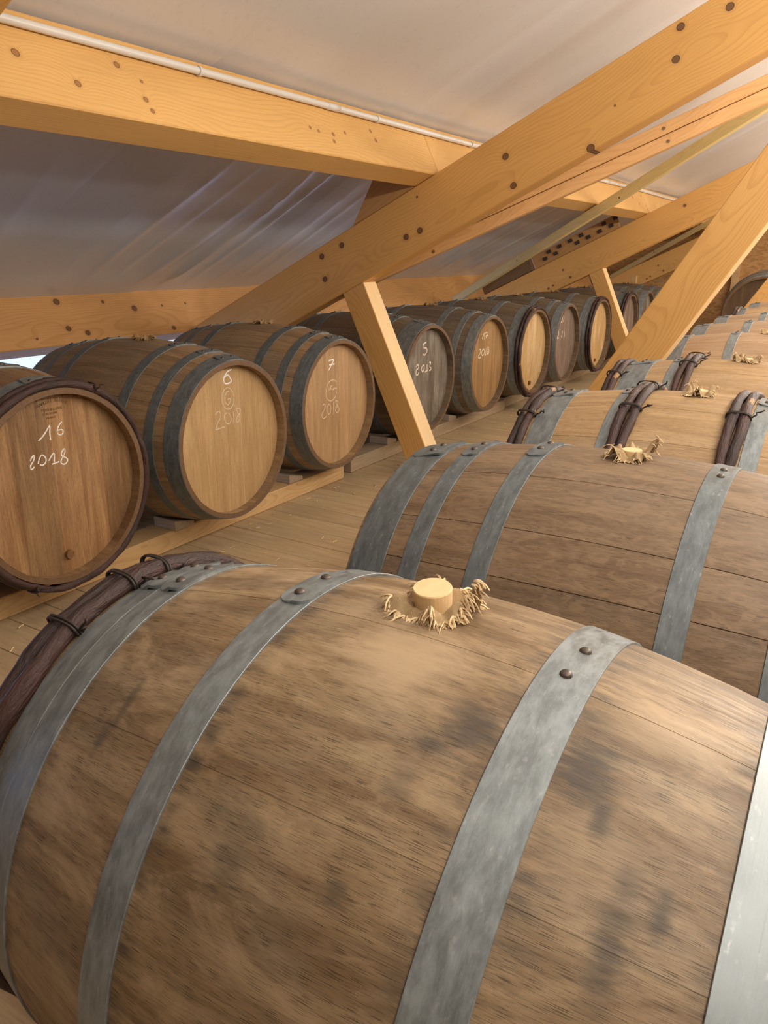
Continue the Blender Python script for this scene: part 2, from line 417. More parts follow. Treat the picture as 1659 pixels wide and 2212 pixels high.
def rod_mesh(x, rt, seed):
    key = (x, rt, seed % 3, PR[0])
    if key in _rod: return _rod[key]
    g = random.Random(seed % 3 + int(x * 1000)); ph = [g.uniform(0, 6.28) for _ in range(6)]
    N = 110; pts, rad = [], []
    a_s = R(-75)
    for k in range(N + 1):
        t = k / N; a = a_s + t * R(372)
        wob = 0.0016 * math.sin(7 * a + ph[0]) + 0.0012 * math.sin(13 * a + ph[1])
        rr_ = rt * (1 + 0.10 * math.sin(5 * a + ph[2]) + 0.07 * math.sin(17 * a + ph[3]) + 0.05 * math.sin(41 * a + ph[4]))
        rr_ *= min(1, 0.35 + t * 18, 0.35 + (1 - t) * 18)
        r = prof(x) + rt * 0.82 + (0.010 * max(0, (t - 0.93) / 0.07) if t > 0.93 else 0)
        pts.append(Vector((x + wob, -r * math.cos(a), r * math.sin(a)))); rad.append(rr_)
    v, f, u = tube(pts, rad, 9)
    me = from_data('willow_hoop', v, f, True, u); _rod[key] = me; return me
def tie_mesh(hw, hh, seed=0):
    g = random.Random(seed); pts = []; n = 22; T = 2
    for k in range(n * T + 1):
        a = 2 * math.pi * k / n; y = (k / (n * T) - 0.5) * 0.008
        pts.append(Vector((math.copysign(abs(math.cos(a)) ** 0.7, math.cos(a)) * hw, y, max(-0.3, math.copysign(abs(math.sin(a)) ** 0.8, math.sin(a))) * hh)))
    e = pts[-1]
    for q in range(1, 6): pts.append(e + Vector((g.uniform(0.2, 1) * 0.006 * q, 0.002 * q * g.uniform(-1, 1), 0.0035 * q)))
    v, f, u = tube(pts, 0.0019, 5)
    return from_data('tie', v, f, True, u)
_head = {}
def head_boards(L2, cuts):
    key = (L2, cuts, PR[0])
    if key in _head: return _head[key]
    rh = prof(L2 - 0.037) - 0.0235; out = []
    ed = [-rh] + [c for c in cuts] + [rh]
    for y0, y1 in zip(ed[:-1], ed[1:]):
        y0g, y1g = y0 + 0.00018, y1 - 0.00018
        pts = []; n = 14
        for k in range(n + 1):
            y = y0g + (y1g - y0g) * k / n; pts.append((y, math.sqrt(max(0, rh * rh - y * y))))
        loop = pts + [(y, -z) for y, z in reversed(pts)]
        m = len(loop); V = [(0, y, z) for y, z in loop] + [(-0.018, y, z) for y, z in loop]
        cy = (y0g + y1g) / 2
        F = [tuple(range(m - 1, -1, -1))] + [tuple(range(m, 2 * m))] + [(k, (k + 1) % m, m + (k + 1) % m, m + k) for k in range(m)]
        me = from_data('head_board', V, F, False, [(z, y) for (x, y, z) in V])
        bm = bmesh.new(); bm.from_mesh(me); bmesh.ops.recalc_face_normals(bm, faces=bm.faces[:])
        bm.to_mesh(me); bm.free(); out.append(me)
    _head[key] = out; return out

def pattern(seed, start=102.0):
    """joint angles in degrees all round, measured 90 = top"""
    g = random.Random(seed); ws = []; tot = 0
    while tot < 360 - 11:
        w = g.choice((12, 14, 16, 16, 18, 20)); w = min(w, 360 - tot) if 360 - tot - w < 10 else w
        ws.append(w); tot += w
    if tot != 360: ws[-1] += 360 - tot
    return ws, start
def barrel(label, loc, L2, hoops, stave_mat, head_mat, group, yaw=0.0, ws=None, start=102.0, ch=0.0010, chs={}, willows=(), ties=(), laps={}, rivets=(), hoop_mat=GALV,
           heads=(1,), cuts=(-0.19, -0.105, -0.02, 0.06, 0.14, 0.205), rodr=0.0125, seed=1, root=None, rollx=0.0, auto_rivets=True, head_label=None):
    t = root or empty('wine_barrel', loc, yaw); t.name = 'wine_barrel' if root is None else t.name
    tag(t, label, 'barrel', group)
    if ws is None: ws, start = pattern(seed, start)
    a = start; g = random.Random(seed * 13 + 5)
    for si, w in enumerate(ws):
        mid = a - w / 2; o = mesh_obj('stave', stave_mesh(L2, R(w), chs.get(si, ch)), stave_mat, t, True, ENDGRAIN)
        o.rotation_euler = (R(90 - mid), 0, 0)
        s = 1 + g.uniform(-0.0012, 0.0012); o.scale = (1, s, s); a -= w
    for i, h in enumerate(hoops):
        lap = laps.get(i, (82.0, 103.0) if auto_rivets else None)
        ho = mesh_obj('hoop', hoop_mesh(h[0], h[1], lap), hoop_mat, t, True)
        rv = [q for q in rivets if q[0] == i]
        if auto_rivets and not rv: rv = [(i, (h[0] + h[1]) / 2, 86.0), (i, (h[0] + h[1]) / 2, 95.0)]
        for (_, x, an) in rv:
            ro = mesh_obj('rivet', RIV, RIVET, ho)
            rr_ = prof(x) + (0.0051 if lap else 0.0021)
            ro.location = (x, -rr_ * math.cos(R(an)), rr_ * math.sin(R(an))); ro.rotation_euler = (R(90 - an), 0, 0)
    for i, x in enumerate(willows):
        o = mesh_obj('willow_hoop', rod_mesh(x, rodr, seed + i), BARK, t)
    for i, (xc, hw, an) in enumerate(ties):
        o = mesh_obj('tie', tie_mesh(hw, rodr + 0.0035, seed + i), TIE, t)
        r = prof(xc) + rodr * 0.82
        o.location = (xc, -r * math.cos(R(an)), r * math.sin(R(an))); o.rotation_euler = (R(90 - an), 0, 0)
    for sgn in heads:
        for k, me in enumerate(head_boards(L2, cuts)):
            o = mesh_obj('head_board', me, head_mat, t, True)
            o.location = (sgn * (L2 - 0.037), 0, 0); o.rotation_euler = (0, 0, 0 if sgn > 0 else math.pi)
    return t

def chalk_strokes(t, strokes, L2, w=0.0022, mat=None, dy=0.0, name='chalk_stroke'):
    def cr(p, k, t_):
        P = [p[max(k - 1, 0)], p[k], p[k + 1], p[min(k + 2, len(p) - 1)]]
        return [0.5 * ((2 * P[1][i]) + (-P[0][i] + P[2][i]) * t_ + (2 * P[0][i] - 5 * P[1][i] + 4 * P[2][i] - P[3][i]) * t_ ** 2 + (-P[0][i] + 3 * P[1][i] - 3 * P[2][i] + P[3][i]) * t_ ** 3) for i in (0, 1)]
    for st in strokes:
        q = []
        for k in range(len(st) - 1):
            m = 4
            for j in range(m): q.append(cr(st, k, j / m))
        q.append(st[-1])
        V = []; n = len(q)
        for i, (y, z) in enumerate(q):
            a, b = q[max(i - 1, 0)], q[min(i + 1, n - 1)]
            dx, dz = b[0] - a[0], b[1] - a[1]; L = math.hypot(dx, dz) or 1
            nx, nz = -dz / L * w, dx / L * w
            V += [(0.0002, y + nx + dy, z + nz), (0.0011, y + dy, z), (0.0002, y - nx + dy, z - nz)]
        F = []
        for i in range(n - 1):
            a = i * 3; F += [(a, a + 3, a + 4, a + 1), (a + 1, a + 4, a + 5, a + 2)]
        o = mesh_obj(name, from_data(name, V, F), mat or CHALK, t); o.location = (L2 - 0.037, 0, 0)

def text_marks(t, items, L2, mat, name='stamp', label=None):
    """items: (char or word, y, z, size, rotation) flat lettering burnt on the head"""
    bm = bmesh.new()
    for (s, y, z, size, rot) in items:
        cu = bpy.data.curves.new('letters', 'FONT'); cu.body = s; cu.size = size; cu.align_x = 'CENTER'; cu.resolution_u = 2; cu.extrude = 0.0002
        ob = bpy.data.objects.new('letters', cu); COL.objects.link(ob)
        dg = bpy.context.evaluated_depsgraph_get(); dg.update(); me = bpy.data.meshes.new_from_object(ob.evaluated_get(dg))
        M4 = Matrix(((0, 0, 1, 0.0004), (1, 0, 0, y), (0, 1, 0, z), (0, 0, 0, 1))) @ Matrix.Rotation(rot, 4, 'Z')
        me.transform(M4); bm.from_mesh(me); bpy.data.objects.remove(ob); bpy.data.curves.remove(cu); bpy.data.meshes.remove(me)
    me = bpy.data.meshes.new(name); bm.to_mesh(me); bm.free()
    o = mesh_obj(name, me, mat, t); o.location = (L2 - 0.037, 0, 0)
    if label: o['label'] = label
    return o

# bungs -----------------------------------------------------
def cork_mesh(r, h, low=0.0):
    V, F = [], []; n = 32; prof_ = [(r * 0.93, -low), (r * 0.99, h - 0.0012), (r * 0.955, h), (0, h)]
    for (q, z) in prof_[:3]:
        for k in range(n): V.append((q * math.cos(2 * math.pi * k / n), q * math.sin(2 * math.pi * k / n), z))
    for j in range(2):
        for k in range(n): F.append((j * n + k, j * n + (k + 1) % n, (j + 1) * n + (k + 1) % n, (j + 1) * n + k))
    F.append(tuple(2 * n + k for k in range(n))); F.append(tuple(range(n - 1, -1, -1)))
    return from_data('stopper', V, F)
def sag(x, y): return -(y * y) / (2 * RB) - KQ * x * x
def cloth_mesh(seed, rmax=0.043, ruffle=1.0, lift=()):
    g = random.Random(seed); nr, na = 12, 96; V, F, U = [], [], []
    ph = [g.uniform(0, 6.28) for _ in range(8)]
    rim = []
    for i in range(nr + 1):
        t = i / nr
        for k in range(na):
            f = 2 * math.pi * k / na
            rm = rmax * (1 + 0.16 * math.sin(2 * f + ph[0]) + 0.11 * math.sin(4 * f + ph[1]) + 0.05 * math.sin(9 * f + ph[2]))
            r = 0.0175 + (rm - 0.0175) * t
            z = 0.003 + 0.008 * math.sin(math.pi * min(1, t * 1.05)) + ruffle * t * (0.006 * math.sin(5 * f + ph[3]) + 0.0045 * math.sin(8 * f + ph[4] + 2 * t) + 0.002 * math.sin(17 * f + ph[5]))
            for (lf, wd, am) in lift:
                d = (f - lf + math.pi) % (2 * math.pi) - math.pi; z += am * math.exp(-(d / wd) ** 2) * t * t
            x, y = r * math.cos(f), r * math.sin(f)
            z = max(z, 0.0015) + sag(x, y); V.append((x, y, z)); U.append((x * 1.0, y * 1.0))
            if i == nr: rim.append(Vector((x, y, z)))
    for i in range(nr):
        for k in range(na): F.append((i * na + k, (i + 1) * na + k, (i + 1) * na + (k + 1) % na, i * na + (k + 1) % na))
    return from_data('burlap_cloth', V, F, True, U), rim
def fray_mesh(rim, seed, n=90, lmin=0.005, lmax=0.017, rad=0.0009):
    g = random.Random(seed); parts = []
    for _ in range(n):
        p = g.choice(rim).copy(); d = Vector((p.x, p.y, 0)).normalized(); L = g.uniform(lmin, lmax) * (1.6 if g.random() < 0.08 else 1)
        side = Vector((-d.y, d.x, 0)) * g.uniform(-0.9, 0.9); v = (d + side + Vector((0, 0, g.uniform(-0.3, 1.3)))).normalized()
        p -= d * 0.005; pts = []; m = 6
        for k in range(m + 1):
            q = p.copy(); q.z = max(q.z, sag(q.x, q.y) + 0.0012); pts.append(q)
            v = (v + Vector((g.uniform(-.3, .3), g.uniform(-.3, .3), -0.32))).normalized(); p = p + v * (L / m)
        rr_ = rad * g.uniform(0.7, 1.5); V, F, _u = tube(pts, [rr_ * (1 - 0.4 * k / m) for k in range(m + 1)], 4)
        parts.append((V, F))
    return join_mesh('frayed_threads', parts)
BUNGS = []
def bung(label, loc, rz, variant, group):
    t = empty('barrel_bung', loc, rz); tag(t, label, 'bung', group)
    for (nm, me, mat, kd) in BUNGS[variant]:
        o = mesh_obj(nm, me, mat, t)
        if kd: o['kind'] = kd
    return t
def make_bung_variant(seed, cork_r, cork_h, rmax, ruffle, lift, nthreads, cmat, tmat, tilt=0.0, rad=0.0009):
    c, rim = cloth_mesh(seed, rmax, ruffle, lift)
    ck = cork_mesh(cork_r, cork_h); ck.transform(Matrix.Rotation(tilt, 4, 'X'))
    BUNGS.append([('stopper', ck, CORK, None), ('burlap_cloth', c, cmat, None), ('frayed_threads', fray_mesh(rim, seed + 50, nthreads, rad=rad), tmat, 'stuff')])

# timbers ---------------------------------------------------
SL = R(25.7); NV = Vector((-math.sin(SL), 0, math.cos(SL))); SV = Vector((math.cos(SL), 0, math.sin(SL)))
def timber(name, label, cat, origin, ex, ez, L, ty, hz, mat, group=None, bev=0.004, kind=None):
    """box from origin along ex (length L), thickness ty along ez x ex, depth hz along ez"""
    ex = Vector(ex).normalized(); ez = Vector(ez); ez = (ez - ex * ez.dot(ex)).normalized(); ey = ez.cross(ex)
    me = bevel_box(name, L, ty, hz, bev, 1, (L / 2, ty / 2, hz / 2))
    o = mesh_obj(name, me, mat)
    M4 = Matrix(((ex.x, ey.x, ez.x, origin[0]), (ex.y, ey.y, ez.y, origin[1]), (ex.z, ey.z, ez.z, origin[2] + CAMZ), (0, 0, 0, 1)))
    o.matrix_world = M4
    return tag(o, label, cat, group, kind)

# ================================================================ the room
XL, XR, Y0, Y1 = -3.9, 5.7, -2.6, 11.9
BW = 0.129; FY = 2.035
floor = mesh_obj('floor', bevel_box('floor', XR - XL, Y1 - Y0, 0.06, 0, 1, ((XL + XR) / 2, (Y0 + Y1) / 2, -0.055)), DARKIN); tag(floor, kind='structure')
def plank_mesh(name, L, w, h, g=0.0012, b=0.0015):
    V, U, F = [], [], []
    xs = (0.0, L)
    sec = [(g, -h), (g, -b), (g + b, 0), (w - g - b, 0), (w - g, -b), (w - g, -h)]
    for x in xs:
        for (y, z) in sec: V.append((x, y, z)); U.append((x, y + z))
    for j in range(5): F.append((j, 6 + j, 7 + j, j + 1))
    F += [(0, 1, 2, 3, 4, 5), (11, 10, 9, 8, 7, 6)]
    return from_data(name, V, F, False, U)
pm = plank_mesh('floor_board', 4.3, BW, 0.024); pm2 = plank_mesh('floor_board', XR - XL - 4.3, BW, 0.024)
g = random.Random(3)
k = -36
while FY + k * BW + BW < Y1:
    y = FY + k * BW
    if y > Y0:
        s = 0 if k % 2 else 0.0
        o = mesh_obj('floor_board', pm, FLOORM, floor); o.location = (XL, y, g.uniform(-0.0012, 0))
        if y < 8: o = mesh_obj('floor_board', pm2, FLOORM, floor); o.location = (XL + 4.302, y, g.uniform(-0.0012, 0))
    k += 1

PM = 1.345                                   # roof foil, measured square to the slope
def on_slope(s, y, P): 
    v = SV * s + NV * P; return Vector((v.x, y, v.z + CAMZ))
S0, S1 = -3.75, 3.46
rid = on_slope(S1, 0, PM + 0.07); eav = on_slope(S0 - 0.25, 0, PM + 0.07)
V = []
for y in (Y0 - 0.1, Y1 + 0.1):
    for q in (eav, rid, Vector((2 * rid.x - eav.x, 0, eav.z))):
        V.append((q.x, y, q.z)); V.append((q.x, y, q.z + 0.1))
F = [(0, 2, 8, 6), (2, 4, 10, 8), (1, 7, 9, 3), (3, 9, 11, 5), (0, 1, 3, 2), (2, 3, 5, 4), (6, 8, 9, 7), (8, 10, 11, 9), (0, 6, 7, 1), (4, 5, 11, 10)]
ceil_ = mesh_obj('ceiling', from_data('ceiling', V, F), OSB); tag(ceil_, kind='structure')
def wr(s, y):
    d = 0.006 * math.sin(1.7 * y + 0.8 * s) + 0.004 * math.sin(2.3 * s + 1.1 * y)
    lowp = 1 / (1 + math.exp((s + 2.0) * 16)); 
    near = math.exp(-((y - 3.2) / 0.5) ** 2) + 0.12 * math.exp(-((y - 1.7) / 0.8) ** 2) + 0.6 * math.exp(-((y - 6.9) / 0.7) ** 2)
    q = y * 36 + 3.2 * s + 1.6 * math.sin(2.1 * s + y * 3)
    ridge = (1 - abs(math.sin(q * 0.5))) ** 2.2 * (0.55 + 0.45 * math.sin(y * 9.7 + 1.3)) 
    d -= lowp * near * 0.024 * ridge
    d -= lowp * near * 0.010 * math.sin(q * 0.31 + 1.0)
    d -= (1 - lowp) * 0.0035 * (math.sin(s * 5.1 + 2 * math.sin(y * 1.3)) * math.exp(-((s + 1.0) / 0.5) ** 2))
    return d * (1 / (1 + math.exp(-(s + 3.12) * 30)))
yb = -2.6; sheets = [Y0, -1.93, -0.93, 0.07, 1.07, 2.07, 3.07, 4.07, 5.07, 6.07, 7.07, 8.07, 9.07, 10.07, 11.07, Y1]
for i in range(len(sheets) - 1):
    a, b = sheets[i], sheets[i + 1]
    fine = 0 <= a <= 7.5
    nv = 70 if fine else 12; nu = 110 if fine else 30
    V, F = [], []
    for j in range(nv + 1):
        y = a + (b + 0.03 - a) * j / nv
        for q in range(nu + 1):
            s = S0 + (S1 - S0) * q / nu
            lap = 0.009 * (1 - j / nv) ** 4 if j < nv else 0.0 
            V.append(on_slope(s, y, PM + wr(s, y) + lap))
    for j in range(nv):
        for q in range(nu):
            m = j * (nu + 1) + q; F.append((m, m + 1, m + nu + 2, m + nu + 1))
    mesh_obj('roof_foil', from_data('roof_foil', V, F, True), MEMB, ceil_)

def boxes(name, bl, mat, bev=0.0):
    bm = bmesh.new()
    for (x0, x1, y0, y1, z0, z1) in bl:
        m = bevel_box('t', x1 - x0, y1 - y0, z1 - z0, bev, 1, ((x0 + x1) / 2, (y0 + y1) / 2, (z0 + z1) / 2)); bm.from_mesh(m); bpy.data.meshes.remove(m)
    me = bpy.data.meshes.new(name); bm.to_mesh(me); bm.free(); return mesh_obj(name, me, mat)
tag(boxes('wall_left', [(XL - 0.1, XL, Y0, Y1, -0.05, 0.06), (XL - 0.1, XL, 10.0, Y1, 0.06, 0.85), (XL - 0.1, XL, Y0, -1.0, 0.06, 0.85), (XL - 0.1, XL, -1.0, 10.0, 0.64, 0.85)], OSB), kind='structure')
wb = boxes('wall_back', [(XL - 0.1, XR + 0.1, Y1, Y1 + 0.1, -0.05, 4.0)], OSB); tag(wb, kind='structure')
tag(boxes('wall_right', [(XR, XR + 0.1, Y0, Y1, -0.05, 2.6)], OSBD), kind='structure')
tag(boxes('wall_front', [(XL - 0.1, XR + 0.1, Y0 - 0.1, Y0, -0.05, 4.0)], OSBD), kind='structure')
# thin plastic film closing the low opening under the eaves
fm = MB('plastic_film'); fo = fm.t.nodes['Material Output']
tr = fm.n('ShaderNodeBsdfTranslucent', {'Color': (0.62, 0.76, 0.95)}); tp = fm.n('ShaderNodeBsdfTransparent', {'Color': (0.8, 0.9, 1.0)})
ms = fm.n('ShaderNodeMixShader', {0: 0.35, 1: tr.outputs[0], 2: tp.outputs[0]}); fm.put(fo.inputs['Surface'], ms.outputs[0])
V, F = [], []
for j in range(281):
    y = -1.02 + 11.04 * j / 280
    for q in range(9):
        z = 0.05 + 0.61 * q / 8
        V.append((XL - 0.02 + 0.012 * math.sin(y * 23 + z * 14) + 0.008 * math.sin(y * 51 - z * 30), y, z))
for j in range(280):
    for q in range(8): m = j * 9 + q; F.append((m, m + 1, m + 10, m + 9))
tag(mesh_obj('window_1', from_data('window_1', V, F, True), fm.m), kind='structure')

# ================================================================ timbers
P0, P1 = 0.828, 1.092
kn1 = [(-0.183, 1.031), (-0.351, 1.064), (-0.401, 0.970), (-1.140, 0.992), (-1.152, 0.866), (-1.646, 0.904), (-1.726, 0.911), (-2.079, 1.040), (-2.215, 1.045), (-2.248, 0.937)]
U0 = -3.30
def rafter_mat(nm, kn, seed, lt=LP, dk=DP): return pine(nm, lt, dk, kn, 105.0, 0.015, (0.05, -0.10), seed=seed, contrast=0.34, blotch=0.2)
M_R1 = rafter_mat('rafter_pine', [(a - U0, b - P0, 0.0135) for a, b in kn1] + [(-0.798 - U0, 0.840 - P0, 0.015), (-1.598 - U0, 1.046 - P0, 0.005), (-0.657 - U0, 0.938 - P0, 0.004)], 1.0)
M_R2 = rafter_mat('rafter_pine_far', at_knots(9, 0.3, 3.2, 0.03, 0.24, 0.008, 0.013, 4), 5.0)
def rafter(label, y, mat, g='pine rafters'):
    o0 = SV * U0 + NV * P0
    return timber('rafter', label, 'rafter', (o0.x, y, o0.z), SV, NV, 3.3 + 3.4, 0.10, P1 - P0, mat, g, 0.004)
r1 = rafter('nearest sloping pine rafter, crossing the whole picture with round dark knots', 3.40, M_R1)
r2 = rafter('second sloping pine rafter further back, resting on a strut behind the near one', 7.45, M_R2)
r3 = rafter('farthest sloping pine rafter just before the end wall', 11.35, M_R2)
def prism(name, label, cat, poly, y0, y1, ex, mat, group=None, bev=0.003, pale=None):
    ex = Vector(ex).normalized(); ey = Vector((0, 1, 0)); ez = ex.cross(ey)
    o0 = Vector((poly[0][0], y0, poly[0][1] + CAMZ))
    M3 = Matrix(((ex.x, ey.x, ez.x), (ex.y, ey.y, ez.y), (ex.z, ey.z, ez.z)))
    inv = M3.transposed(); V = []
    for y in (y0, y1):
        for (x, z) in poly: V.append(inv @ (Vector((x, y, z + CAMZ)) - o0))
    n = len(poly); F = [tuple(range(n)), tuple(range(2 * n - 1, n - 1, -1))] + [(k, n + k, n + (k + 1) % n, (k + 1) % n) for k in range(n)]
    me = from_data(name, V, F); bm = bmesh.new(); bm.from_mesh(me); bmesh.ops.recalc_face_normals(bm, faces=bm.faces[:])
    bmesh.ops.bevel(bm, geom=bm.edges[:], offset=bev, segments=1, affect='EDGES'); bm.to_mesh(me); bm.free()
    if pale is not None:                                    # narrow faces: paler sapwood plus lamp light painted into the colour
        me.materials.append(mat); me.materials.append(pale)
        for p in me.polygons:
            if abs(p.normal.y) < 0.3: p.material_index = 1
    o = mesh_obj(name, me, mat); M4 = M3.to_4x4(); M4.translation = o0; o.matrix_world = M4
    return tag(o, label, cat, group)
def line_hit(p, d, target):
    """move from p along d (xz) to slope depth P or to floor"""
    if target == 'floor': t = (-1.0995 - p[1]) / d[1]
    else: t = (target - (-math.sin(SL) * p[0] + math.cos(SL) * p[1])) / (-math.sin(SL) * d[0] + math.cos(SL) * d[1])
    return (p[0] + d[0] * t, p[1] + d[1] * t)
def strut(label, pl_, pr_, d, y0, th, mat):
    poly = [line_hit(pl_, d, 'floor'), line_hit(pr_, d, 'floor'), line_hit(pr_, d, P0 - 0.001), line_hit(pl_, d, P0 - 0.001)]
    e = Vector((poly[3][0] - poly[0][0], 0, poly[3][1] - poly[0][1]))
    return prism('strut', label, 'strut', poly, y0, y0 + th, e, mat, 'pine struts', 0.003, SAP_LIT)
SAP_LIT = pine('sapwood_lit', (0.86, 0.62, 0.32), (0.66, 0.41, 0.16), [(0.35, 0.0, 0.012)], 120.0, 0.03, contrast=0.3, blotch=0.1)  # pale wood tone, raised further to imitate lamplight on the strut sides
LS, DS = (0.70, 0.40, 0.13), (0.48, 0.225, 0.058)
def strut_mat(nm, seed, kn): return pine(nm, LS, DS, kn, 110.0, 0.04, (0.08, 0.03), seed=seed, contrast=0.34, blotch=0.18)
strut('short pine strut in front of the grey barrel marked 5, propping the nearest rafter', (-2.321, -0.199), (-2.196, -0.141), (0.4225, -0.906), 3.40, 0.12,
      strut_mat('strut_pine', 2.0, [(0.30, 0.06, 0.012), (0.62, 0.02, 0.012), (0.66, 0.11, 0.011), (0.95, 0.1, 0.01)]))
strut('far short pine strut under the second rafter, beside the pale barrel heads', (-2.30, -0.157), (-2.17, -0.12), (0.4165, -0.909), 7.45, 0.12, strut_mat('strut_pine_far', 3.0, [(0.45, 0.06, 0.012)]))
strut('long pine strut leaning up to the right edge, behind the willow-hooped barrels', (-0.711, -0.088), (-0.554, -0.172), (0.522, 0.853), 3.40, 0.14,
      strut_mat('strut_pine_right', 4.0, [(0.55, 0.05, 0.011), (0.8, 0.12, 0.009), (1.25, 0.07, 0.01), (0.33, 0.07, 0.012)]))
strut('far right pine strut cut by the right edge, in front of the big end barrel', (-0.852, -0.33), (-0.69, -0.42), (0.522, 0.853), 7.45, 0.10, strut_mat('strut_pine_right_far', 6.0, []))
# purlins: square to the slope, carried by the rafters, spliced over them
PW, SF = 0.116, -1.479
LPU, DPU = (0.76, 0.46, 0.16), (0.52, 0.26, 0.075)
M_PU = pine('purlin_pine', LPU, DPU, [(3.639, 0.122, 0.01), (3.961, 0.158, 0.009), (3.795, 0.074, 0.009), (4.032, 0.124, 0.005), (4.02, 0.069, 0.008), (4.029, 0.037, 0.007), (4.812, 0.098, 0.006), (4.859, 0.091, 0.006), (4.954, 0.091, 0.007), (4.942, 0.062, 0.007), (5.044, 0.108, 0.006), (5.254, 0.144, 0.007), (5.271, 0.107, 0.008)], 120.0, 0.012, (0.08, 0.05), seed=3.0, knotcol=(0.27, 0.125, 0.04), contrast=0.28, blotch=0.2)
def purlin(label, s0, y0, y1, mat):
    o0 = SV * s0 + NV * (P1 + 0.002)
    # local x along +Y, z = NV ; thickness runs along NV x Y
    return timber('purlin', label, 'beam', (o0.x, y0, o0.z), (0, 1, 0), NV, y1 - y0, PW, PM - P1 - 0.012, mat, 'pine purlins')
# NV x Y points down the slope, so origin sits on the upslope face
purlin('near horizontal pine purlin at upper left carrying the white conduit', SF, -2.3, 3.448, M_PU)
purlin('pine purlin in the second bay, seen between the two rafters under the foil', SF, 3.452, 7.498, M_PU)
purlin('pine purlin of the last bay beyond the second rafter', SF, 7.502, 11.4, M_PU)
M_EV = pine('eave_pine', (0.66, 0.35, 0.125), (0.43, 0.18, 0.05), [(4.893, 0.229, 0.016), (5.368, 0.166, 0.016), (4.898, 0.084, 0.014), (5.002, 0.052, 0.014), (5.175, 0.214, 0.009), (5.598, 0.032, 0.012), (5.576, 0.171, 0.006), (4.7, 0.047, 0.006), (5.763, 0.175, 0.006)], 90.0, 0.012, (0.05, -0.05), seed=8.0, contrast=0.3, blotch=0.2)
o0 = SV * -3.29 + NV * 1.085
timber('eave_beam', 'low horizontal pine eave beam behind the left row of barrels, foil tucked above it', 'beam', (o0.x, -2.3, o0.z), (0, 1, 0), NV, 13.7, 0.12, PM - 1.085 + 0.016, M_EV)
# wedge cleats holding the purlin on the rafters
M_CL = pine('cleat_pine', (0.50, 0.27, 0.10), (0.33, 0.15, 0.045), contrast=0.3)
def cleat(label, y):
    pts = [(-1.978, P1 + 0.001), (-1.600, P1 + 0.001), (-1.600, P1 + 0.16), (-1.75, P1 + 0.16)]
    poly = [((SV * s + NV * P).x, (SV * s + NV * P).z) for s, P in pts]
    prism('cleat', label, 'wooden block', poly, y, y + 0.1, SV, M_CL, 'purlin cleats')
cleat('dark pine cleat wedged under the purlin end on top of the nearest rafter', 3.40)
# wind braces under the purlins
M_WB = pine('brace_pine', (0.68, 0.40, 0.165), (0.46, 0.23, 0.075), [(1.9, 0.03, 0.008), (0.6, 0.02, 0.008)], 120, 0.02, contrast=0.3)
M_WY = pine('batten_pine', (0.80, 0.62, 0.26), (0.62, 0.43, 0.15), [(0.9, 0.03, 0.006), (2.0, 0.02, 0.006)], 120, 0.02, contrast=0.3)
a = Vector((-2.309, 3.888, -0.112)); b = Vector((-0.593, 4.600, 0.713)); d = (b - a).normalized()
bt = empty('wind_brace', (0, 0, 0)); tag(bt, 'double-board pine wind brace running behind the nearest rafter to the right edge', 'brace', 'wind braces')
for q, (h0, h1) in enumerate(((0.0, 0.064), (0.068, 0.125))):
    st = a - d * 0.35 + NV * h0
    o = timber('board', None, None, st, d, NV, 3.3, 0.045, h1 - h0, M_WB, None, 0.003); o.parent = bt
a = Vector((-3.308, 6.627, -0.427)); b = Vector((-0.824, 5.447, 0.768)); d = (b - a).normalized()
timber('wind_brace', 'thin yellowish square batten slanting up from the left barrels to the upper right', 'brace', a + d * 0.03 - NV * 0.028, d, NV, 4.0, 0.07, 0.064, M_WY, 'wind braces', 0.003)
a = Vector((-3.114, 10.978, -0.333)); b = Vector((-1.777, 9.975, 0.31)); d = (b - a).normalized()
timber('wind_brace', 'far yellowish batten behind the second rafter, near the end wall', 'brace', a + d * 0.05 - NV * 0.014, d, NV, 2.9, 0.055, 0.05, M_WY, 'wind braces', 0.003)
o0 = SV * -2.3 + NV * 0.830
timber('wind_brace', 'dark pine timber just showing in the top left corner above the conduit', 'brace', (o0.x, 0.803, o0.z), SV, NV, 2.6, 0.05, 0.22, M_R2, 'wind braces', 0.003)
# conduit with clips on the purlin face
ct = empty('conduit', (0, 0, 0)); tag(ct, 'white plastic electrical conduit clipped along the face of the purlin', 'pipe')
def cpt(y): v = SV * (SF + 0.0145) + NV * (1.290 + 0.0035 * math.sin(y * 1.9) * (0 if y < 4 else 1)); return Vector((v.x, y, v.z + CAMZ))
v, f, u = tube([cpt(-2.2 + 13.4 * k / 120) for k in range(121)], 0.0112, 14); mesh_obj('pipe', from_data('pipe', v, f, True, u), PLASTIC, ct)
for y in (0.9, 1.985, 3.02, 3.93, 5.2, 6.4, 7.2):
    p = cpt(y); V = []; F = []
    for j in range(2):
        for k in range(13):
            an = R(-70 + 250 * k / 12); dv = SV * math.cos(an) - NV * math.sin(an)
            V.append(p + dv * 0.0118 + Vector((0, (j - 0.5) * 0.011, 0)) if j < 2 else 0)
    for j in range(2):
        for k in range(13):
            an = R(-70 + 250 * k / 12); dv = SV * math.cos(an) - NV * math.sin(an); V.append(p + dv * 0.0145 + Vector((0, (j - 0.5) * 0.011, 0)))
    for k in range(12):
        F += [(26 + k, 27 + k, 40 + k, 39 + k), (k, 13 + k, 14 + k, k + 1), (k, k + 1, 27 + k, 26 + k), (13 + k, 39 + k, 40 + k, 14 + k)]
    mesh_obj('clip', from_data('clip', V, F), PLASTIC, ct)
